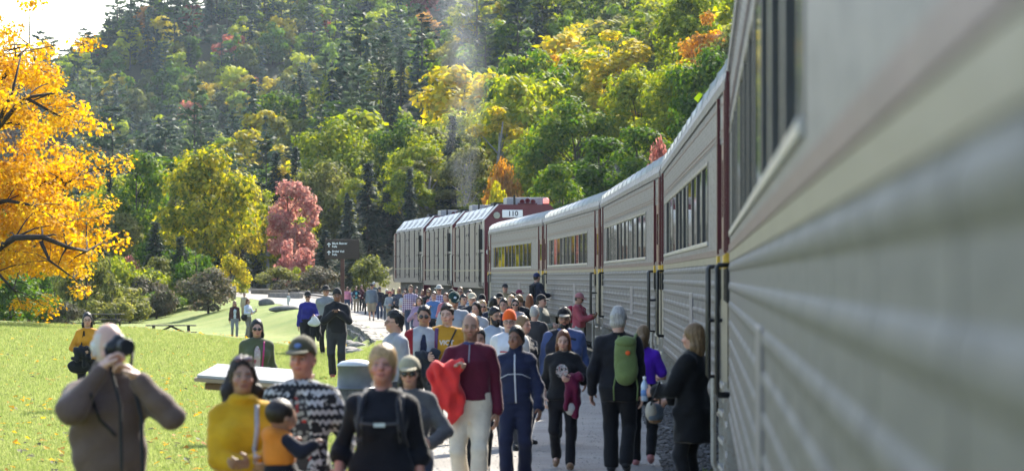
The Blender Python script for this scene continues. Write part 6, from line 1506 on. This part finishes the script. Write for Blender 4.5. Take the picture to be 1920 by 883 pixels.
def backpack(key, label, col, z0, z1, wd, dp, badge=None, side=0., webs=True):
    p = PEOPLE[key]; yb = .115 * p['g'] + .03; zc = (z0 + z1) / 2; hz = (z1 - z0) / 2
    P = [('e', np.array([side, yb + dp * .75, zc]), (wd, dp, hz), None, 0, 'u'), ('e', np.array([side, yb + dp * .8, z0 + hz * .45]), (wd * .98, dp * 1.02, hz * .6), None, .04, 'u'), ('e', np.array([side, yb + dp * .7, z1 - hz * .4]), (wd * .9, dp * .9, hz * .45), None, .04, 'u')]
    mat = cloth(col); parts = [('pack', (P, .012, .007), mat), ('pocket', ([('e', np.array([side, yb + dp * 1.45, z0 + hz * .62]), (wd * .72, dp * .42, hz * .46), None, 0, 'u')], .010, .004), mat), ('flap', ([('e', np.array([side, yb + dp * .95, z1 - hz * .22]), (wd * .95, dp * .95, hz * .28), None, 0, 'u')], .010, .004), mat)]
    for sg in (1, -1): parts.append(('strap', MB().tube([(side + sg * wd * .6, yb + .02, z1 - .06), (side + sg * wd * .75, .05, 1.485), (side + sg * wd * .8, -.10 * p['g'] - .03, 1.40), (side + sg * wd * .95, -.10 * p['g'] - .03, 1.25), (side + sg * wd * 1.1, .06, z0 + .1)], .018, 6), mat))
    if webs:
        for sg in (1, -1): parts.append(('webbing', MB().tube([(side + sg * wd * .85, yb + dp * .6, z0 + .08), (side + sg * wd * 1.05, yb + dp * .7, z0 - .06), (side + sg * wd * 1.0, yb + dp * .9, z0 - .20)], .009, 5), mat))
    if badge: parts.append(('badge', ([('e', np.array([side - wd * .25, yb + dp * 1.72, zc + hz * .30]), (.028, .012, .026), None, 0, 'u')], .006, 0), cloth(badge)))
    return held(key, 'backpack', label, 'backpack', parts)
backpack('greyhair', 'olive green backpack with an orange badge on the grey-haired man', (.15, .20, .07), .98, 1.46, .125, .085, (.75, .12, .03), side=-.10)
backpack('side', 'grey backpack on the woman in profile behind the boy', (.07, .075, .085), 1.0, 1.45, .14, .08, webs=False)
backpack('pinkjkt', 'small crimson backpack worn by the man in pink jacket', (.30, .02, .05), 1.08, 1.45, .13, .07, webs=False)
backpack('climb', 'black backpack on the man climbing the coach steps', (.01, .011, .014), 1.05, 1.42, .12, .06, webs=False)
backpack('blond', 'dark rucksack on the back of the strawberry blonde woman', (.02, .022, .03), 1.0, 1.45, .14, .08, webs=False)
p = PEOPLE['coat']; W0, D = p['sk']['L'][2], p['sk']['L'][4]
q0 = W0 + D * .07 + np.array([0, -.03, .02])
held('coat', 'water_bottle', 'clear water bottle with white cap held by the woman in long black coat', 'bottle', [
    ('bottle', MB().lathe([(.02, -.10), (.034, -.095), (.035, .04), (.030, .07), (.013, .10), (.013, .115)], tuple(q0), 14), worn('bottle_plastic_blue', (.36, .45, .58), .12, spec=.6)),
    ('cap', MB().lathe([(.016, .112), (.016, .138), (.004, .14)], tuple(q0), 12), M_WHITEP), ('label', MB().lathe([(.0358, -.05), (.0358, .01)], tuple(q0), 14), worn('bottle_label_blue', (.10, .20, .42), .5))])
q1 = p['sk']['L'][2] + np.array([.05, .06, -.19])
held('coat', 'handbag', 'tan and grey handbag hanging from the arm of the woman in long black coat', 'handbag', [
    ('pouch', ([('e', q1, (.135, .055, .085), None, 0, 'u'), ('e', q1 + (0, 0, -.045), (.13, .06, .05), None, .02, 'u')], .010, .004), cloth((.13, .16, .20))), ('flap', ([('e', q1 + (.08, -.01, .01), (.065, .058, .095), None, 0, 'u')], .010, .003), cloth((.38, .34, .28))), ('base', ([('e', q1 + (0, 0, -.085), (.115, .05, .025), None, 0, 'u')], .010, .002), cloth((.26, .15, .08))),
    ('strap', MB().tube([q1 + (-.10, 0, .06), q1 + (-.03, .03, .20), q1 + (.12, .10, .30), q1 + (.12, 0, .06)], .009, 6), M_STRAPB)])
def in_hand(key, arm_, name, label, cat, size, mat, off=.07):
    p = PEOPLE[key]; W0, D = p['sk'][arm_][2], p['sk'][arm_][4]; c = W0 + D * off; a, b, cz = size
    return held(key, name, label, cat, [('case', MB().rbox(c[0] - a, c[0] + a, c[1] - b, c[1] + b, c[2] - cz * .6, c[2] + cz * 1.4, .004), mat), ('screen', MB().box(c[0] - a * .9, c[0] + a * .9, c[1] + b, c[1] + b + .002, c[2] - cz * .5, c[2] + cz * 1.3), worn('phone_screen', (.02, .025, .03), .1))])
in_hand('pinkjkt', 'L', 'phone', 'dark phone in the hands of the man in pink jacket', 'phone', (.038, .005, .07), M_BLACK)
in_hand('pairp', 'L', 'phone', 'black phone held out by the woman in pale shirt', 'phone', (.04, .006, .08), M_BLACK)
held('f2', 'camera', 'small black camera on the chest of the woman in teal top', 'camera', [('camera_body', MB().rbox(-.06, .06, -.19, -.13, 1.10, 1.19, .01), M_BLACK), ('lens', MB().tube([(0, -.19, 1.145), (0, -.25, 1.145)], .032, 10), M_BLACK)])
held('pairp', 'shoulder_bag', 'dark shoulder bag of the woman in pale shirt on the bank', 'bag', [('pouch', ([('e', np.array([-.24, .02, .92]), (.09, .17, .17), None, 0, 'u')], .02, .01), cloth(BLK)), ('strap', MB().tube([(-.22, -.1, 1.02), (-.17, 0, 1.47), (-.22, .12, 1.02)], .012, 5), M_STRAPB)])
held('yl', 'handbag', 'large black bag carried low by the woman in yellow top', 'bag', [('pouch', ([('e', np.array([-.15, -.12, .80]), (.20, .10, .13), None, 0, 'u')], .015, .01), cloth((.012, .013, .018))), ('strap', MB().tube([(-.27, -.1, .85), (-.10, -.15, 1.2), (-.06, -.12, 1.44), (.0, -.12, .88)], .014, 6), M_STRAPB)])
held('f7', 'shoulder_bag', 'black bag on the arm of the woman in grey patterned sweater', 'bag', [('pouch', ([('e', np.array([-.27, -.06, .92]), (.10, .13, .16), None, 0, 'u')], .02, .008), cloth(BLK)), ('strap', MB().tube([(-.25, -.12, 1.0), (-.19, 0, 1.47), (-.26, .06, 1.0)], .012, 5), M_STRAPB)])

# ------------------------------------------------------------------ things on the lawn and path
M_WOODD = worn('dark_weathered_wood', (.05, .042, .035), .85, 0, .4, 3, stretch=(1, 6, 1), bump=.2)
M_WOODL = worn('grey_weathered_timber', (.27, .24, .20), .85, 0, .35, 3, (.10, .09, .08), (1, 4, 4), .2)
M_BROWN = worn('brown_sign_paint', (.045, .028, .022), .55, 0, .2, 2); M_POST = worn('rust_brown_post', (.10, .045, .035), .7, 0, .3, 3)
# trail sign
sx_, sy_ = at(642, 100), 100.0; so = empty('trail_sign', (sx_, sy_, tz(sx_, sy_))); tag(so, 'brown trail sign on a post pointing to Black Beaver Falls and Bridal Veil Falls', 'sign')
MB().rbox(-.055, .055, -.045, .045, -.3, 3.05, .008).build('post', M_POST, so)
zt_ = CAM_Z + (519 - 449) / 65.0 - so.location.z; bh = .565; bd = MB().rbox(-.50, .49, -.075, -.047, zt_ - bh, zt_, .012).build('board', M_BROWN, so)
def board_text(txt, x, z, size):
    me = text_mesh(txt, size, True); xs = [v.co.x for v in me.vertices]; dx = x - min(xs)
    me.transform(Matrix.Translation((dx, -.079, z)) @ Matrix.Rotation(R(90), 4, 'X')); mobj('lettering', me, M_WHITEP, bd)
board_text('Black Beaver', -.29, zt_ - .115, .085); board_text('Falls', -.29, zt_ - .205, .085); board_text('Bridal Veil', -.29, zt_ - .345, .085); board_text('Falls', -.29, zt_ - .435, .085)
for dz_ in (-.16, -.39):
    z = zt_ + dz_; x = -.385
    MB().add([(x - .012, -.079, z - .055), (x + .012, -.079, z - .055), (x + .012, -.079, z + .035), (x - .012, -.079, z + .035)], [(0, 1, 2, 3)]).add([(x, -.0795, z + .07), (x - .058, -.0795, z + .018), (x - .045, -.0795, z + .004), (x, -.0795, z + .042), (x + .045, -.0795, z + .004), (x + .058, -.0795, z + .018)], [(0, 1, 2, 3), (0, 3, 4, 5)]).build('arrow', M_WHITEP, bd)
# interpretive panel
ix, iy = at(463, 33), 33.0; ip_ = empty('information_panel', (ix, iy, tz(ix, iy)), R(-6)); ip_.rotation_euler = (0, R(4), R(-10)); tag(ip_, 'slanted white information panel in a wooden frame behind the woman in mustard sweater', 'sign')
def slant(x0, x1, y0, y1, z0, sl, th):
    return MB().add([(x0, y0, z0), (x1, y0, z0), (x1, y1, z0 + sl), (x0, y1, z0 + sl), (x0, y0, z0 - th), (x1, y0, z0 - th), (x1, y1, z0 + sl - th), (x0, y1, z0 + sl - th)], [(0, 1, 2, 3), (7, 6, 5, 4), (0, 4, 5, 1), (1, 5, 6, 2), (2, 6, 7, 3), (3, 7, 4, 0)])
M_PANEL = worn('panel_white', (.36, .35, .34), .4, 0, .06, 2, spec=.5)
slant(-.47, .47, -.37, .37, 1.16, .085, .025).build('panel', M_PANEL, ip_)
slant(-.49, .49, -.39, .39, 1.13, .088, .035).build('frame', worn('pale_frame_wood', (.34, .25, .16), .7), ip_)
slant(-.40, .40, -.32, .32, 1.085, .06, .06).build('backing_beam', worn('brown_beam_wood', (.15, .09, .05), .8), ip_)
for xx in (-.02, .16): MB().rbox(xx - .05, xx + .05, -.05, .05, -.2, 1.09, .006).build('post', M_POST, ip_)
# waste drum
tx_, ty_ = at(668, 52), 52.0; tb = empty('waste_bin', (tx_, ty_, tz(tx_, ty_))); tag(tb, 'round grey-blue waste bin with pale domed lid on a stone base', 'bin')
MB().lathe([(.36, -.05), (.37, .02), (.36, .40), (.34, .42)], n=28).build('stone_base', worn('rough_aggregate', (.14, .13, .12), .95, 0, .5, 14, (.05, .05, .05), bump=.5), tb, True)
MB().lathe([(.30, .40), (.36, .42), (.365, .44), (.30, .45), (.285, .46), (.275, .74), (.29, .755), (.29, .77), (.25, .775)], n=28).build('drum', worn('bin_grey_blue', (.115, .12, .125), .45), tb, True)
MB().lathe([(.29, .765), (.285, .79), (.22, .835), (.10, .86), (.02, .865)], n=28).build('lid', worn('bin_lid_pale', (.50, .51, .52), .35), tb, True)
# stone edging wall of the raised path
wl = empty('stone_wall', (float(x_edge(130)), 130.0, tz(float(x_edge(130)) + .3, 130.0) - .3)); tag(wl, 'low dry stone wall edging the raised gravel path', 'wall')
M_WST = worn('wall_stone', (.27, .25, .22), .9, 0, .45, 3, (.10, .09, .08), bump=.4)
q_ = random.Random(8); y = 99.0
while y < 163:
    L_ = q_.uniform(.7, 1.7)
    for c_ in (0, 1):
        xx = float(x_edge(y)) - .10 - .12 * (1 - c_); zz = float(z_track(y)); bm = bmesh.new(); bmesh.ops.create_cube(bm, size=1); bmesh.ops.subdivide_edges(bm, edges=bm.edges[:], cuts=1, use_grid_fill=True)
        for v in bm.verts: v.co = (v.co.x * .42 * q_.uniform(.85, 1.15), v.co.y * L_ * q_.uniform(.88, 1.0), v.co.z * .24 * q_.uniform(.8, 1.15))
        me = bpy.data.meshes.new('stone'); bm.to_mesh(me); bm.free()
        mobj('stone', me, M_WST, wl, Vector((xx, y + L_ / 2 + c_ * .3, zz - .33 + c_ * .22)) - wl.location)
    y += L_ * .98
for y in (104, 109, 118, 127):   # a few loose stones in front
    xx = float(x_edge(y)) - q_.uniform(.7, 1.3); bm = bmesh.new(); bmesh.ops.create_icosphere(bm, subdivisions=2, radius=.5)
    for v in bm.verts: v.co = (v.co.x * .7 * q_.uniform(.9, 1.1), v.co.y * .6, v.co.z * .32 * q_.uniform(.8, 1.1))
    me = bpy.data.meshes.new('loose_stone'); bm.to_mesh(me); bm.free(); o = mobj('loose_stone', me, M_WST, None, (xx, y, tz(xx, y) + .05)); tag(o, f'flat loose stone in the grass under the path wall, {["nearest of four", "second nearest of four", "second farthest of four", "farthest of four"][[104, 109, 118, 127].index(y)]}', 'stone', 'loose stones at the wall')
# timber steps on the path edge
st_ = empty('timber_step', (at(775, 92), 92, 0)); tag(st_, 'low timber step stool standing on the gravel in front of the plaid shirt man', 'step')
for k in range(2): MB().rbox(-.55, .55, -.16 - .3 * k, .14 - .3 * k, .36 - .18 * k, .42 - .18 * k, .01).build('tread', M_WOODL, st_)
for sg in (-1, 1): MB().box(sg * .45 - .03, sg * .45 + .03, -.4, .1, 0, .36).build('leg', M_WOODL, st_)
# picnic tables
def picnic(x, y, lab, rz):
    r = empty('picnic_table', (x, y, tz(x, y)), rz); tag(r, lab, 'picnic table', 'picnic tables on the far lawn')
    for k in range(5): MB().rbox(-1.08, 1.08, -.37 + k * .15, -.37 + k * .15 + .138, .71, .755, .008).build('plank', M_WOODD, r)
    for sg in (-1, 1):
        for k in range(2): MB().rbox(-1.08, 1.08, sg * .68 - .14 + k * .145, sg * .68 - .14 + k * .145 + .135, .41, .45, .008).build('seat_plank', M_WOODD, r)
        MB().box(sg * .75 - .05, sg * .75 + .05, -.36, .36, .62, .705).build('cross_beam', M_WOODD, r)
        MB().box(sg * .75 - .05, sg * .75 + .05, -.80, .80, .33, .405).build('seat_beam', M_WOODD, r)
        for q in (-1, 1): MB().tube([(sg * .75, q * .28, .66), (sg * .75, q * .62, 0)], .055, 4).build('leg', M_WOODD, r)
        MB().tube([(sg * .68, 0, .36), (0, 0, .70)], .045, 4).build('brace', M_WOODD, r)
    return r
picnic(at(321, 150), 150, 'dark wooden picnic table standing by itself on the lawn', R(3))
picnic(at(196, 196), 196, 'small dark picnic table half hidden beyond the lawn edge behind the photographer', R(-8))
# fence post, boulder, old ties
fx, fy = at(438, 228), 228; o = MB().rbox(-.16, .16, -.16, .16, -.4, .85, .02).build('fence_post', M_WOODL); o.location = (fx, fy, tz(fx, fy)); tag(o, 'short square wooden fence post on the bank beside the yellow shrub', 'post')
def boulder(px, d, sz, lab):
    bm = bmesh.new(); bmesh.ops.create_icosphere(bm, subdivisions=3, radius=.5); qq = random.Random(px)
    k = [Vector((qq.uniform(-1, 1), qq.uniform(-1, 1), qq.uniform(-1, 1))) for _ in range(6)]
    for v in bm.verts:
        f = 1 + sum(.10 * math.sin(4 * v.co.dot(a) + i) for i, a in enumerate(k)); v.co = (v.co.x * sz[0] * f, v.co.y * sz[1] * f, v.co.z * sz[2] * f)
    me = bpy.data.meshes.new('boulder'); bm.to_mesh(me); bm.free(); x = at(px, d); o = mobj('boulder', me, worn('boulder_stone', (.15, .145, .135), .9, 0, .4, 3, (.06, .06, .05), bump=.3), None, (x, d, tz(x, d) + sz[2] * .25)); tag(o, lab, 'boulder')
boulder(500, 205, (.9, .7, .5), 'grey boulder on the bank between the phone woman and the woman in white')
boulder(528, 190, (1.5, .8, .36), 'long flat grey rock lying on the bank beside the woman in white')
for i, (px, d, L_, rz) in enumerate(((505, 246, 5.5, 60), (535, 230, 6.0, 66))):
    x = at(px, d); o = MB().rbox(-L_ / 2, L_ / 2, -.14, .14, -.05, .28, .02).build('old_timber', M_WOODL); o.location = (x, d, tz(x, d) + .05); o.rotation_euler = (0, 0, R(-rz)); tag(o, ('long grey timber lying along the gravel near the old rails, the farther of two', 'long grey timber lying beside the path above the flat rock, the nearer of two')[i], 'timber', 'old timbers by the path')
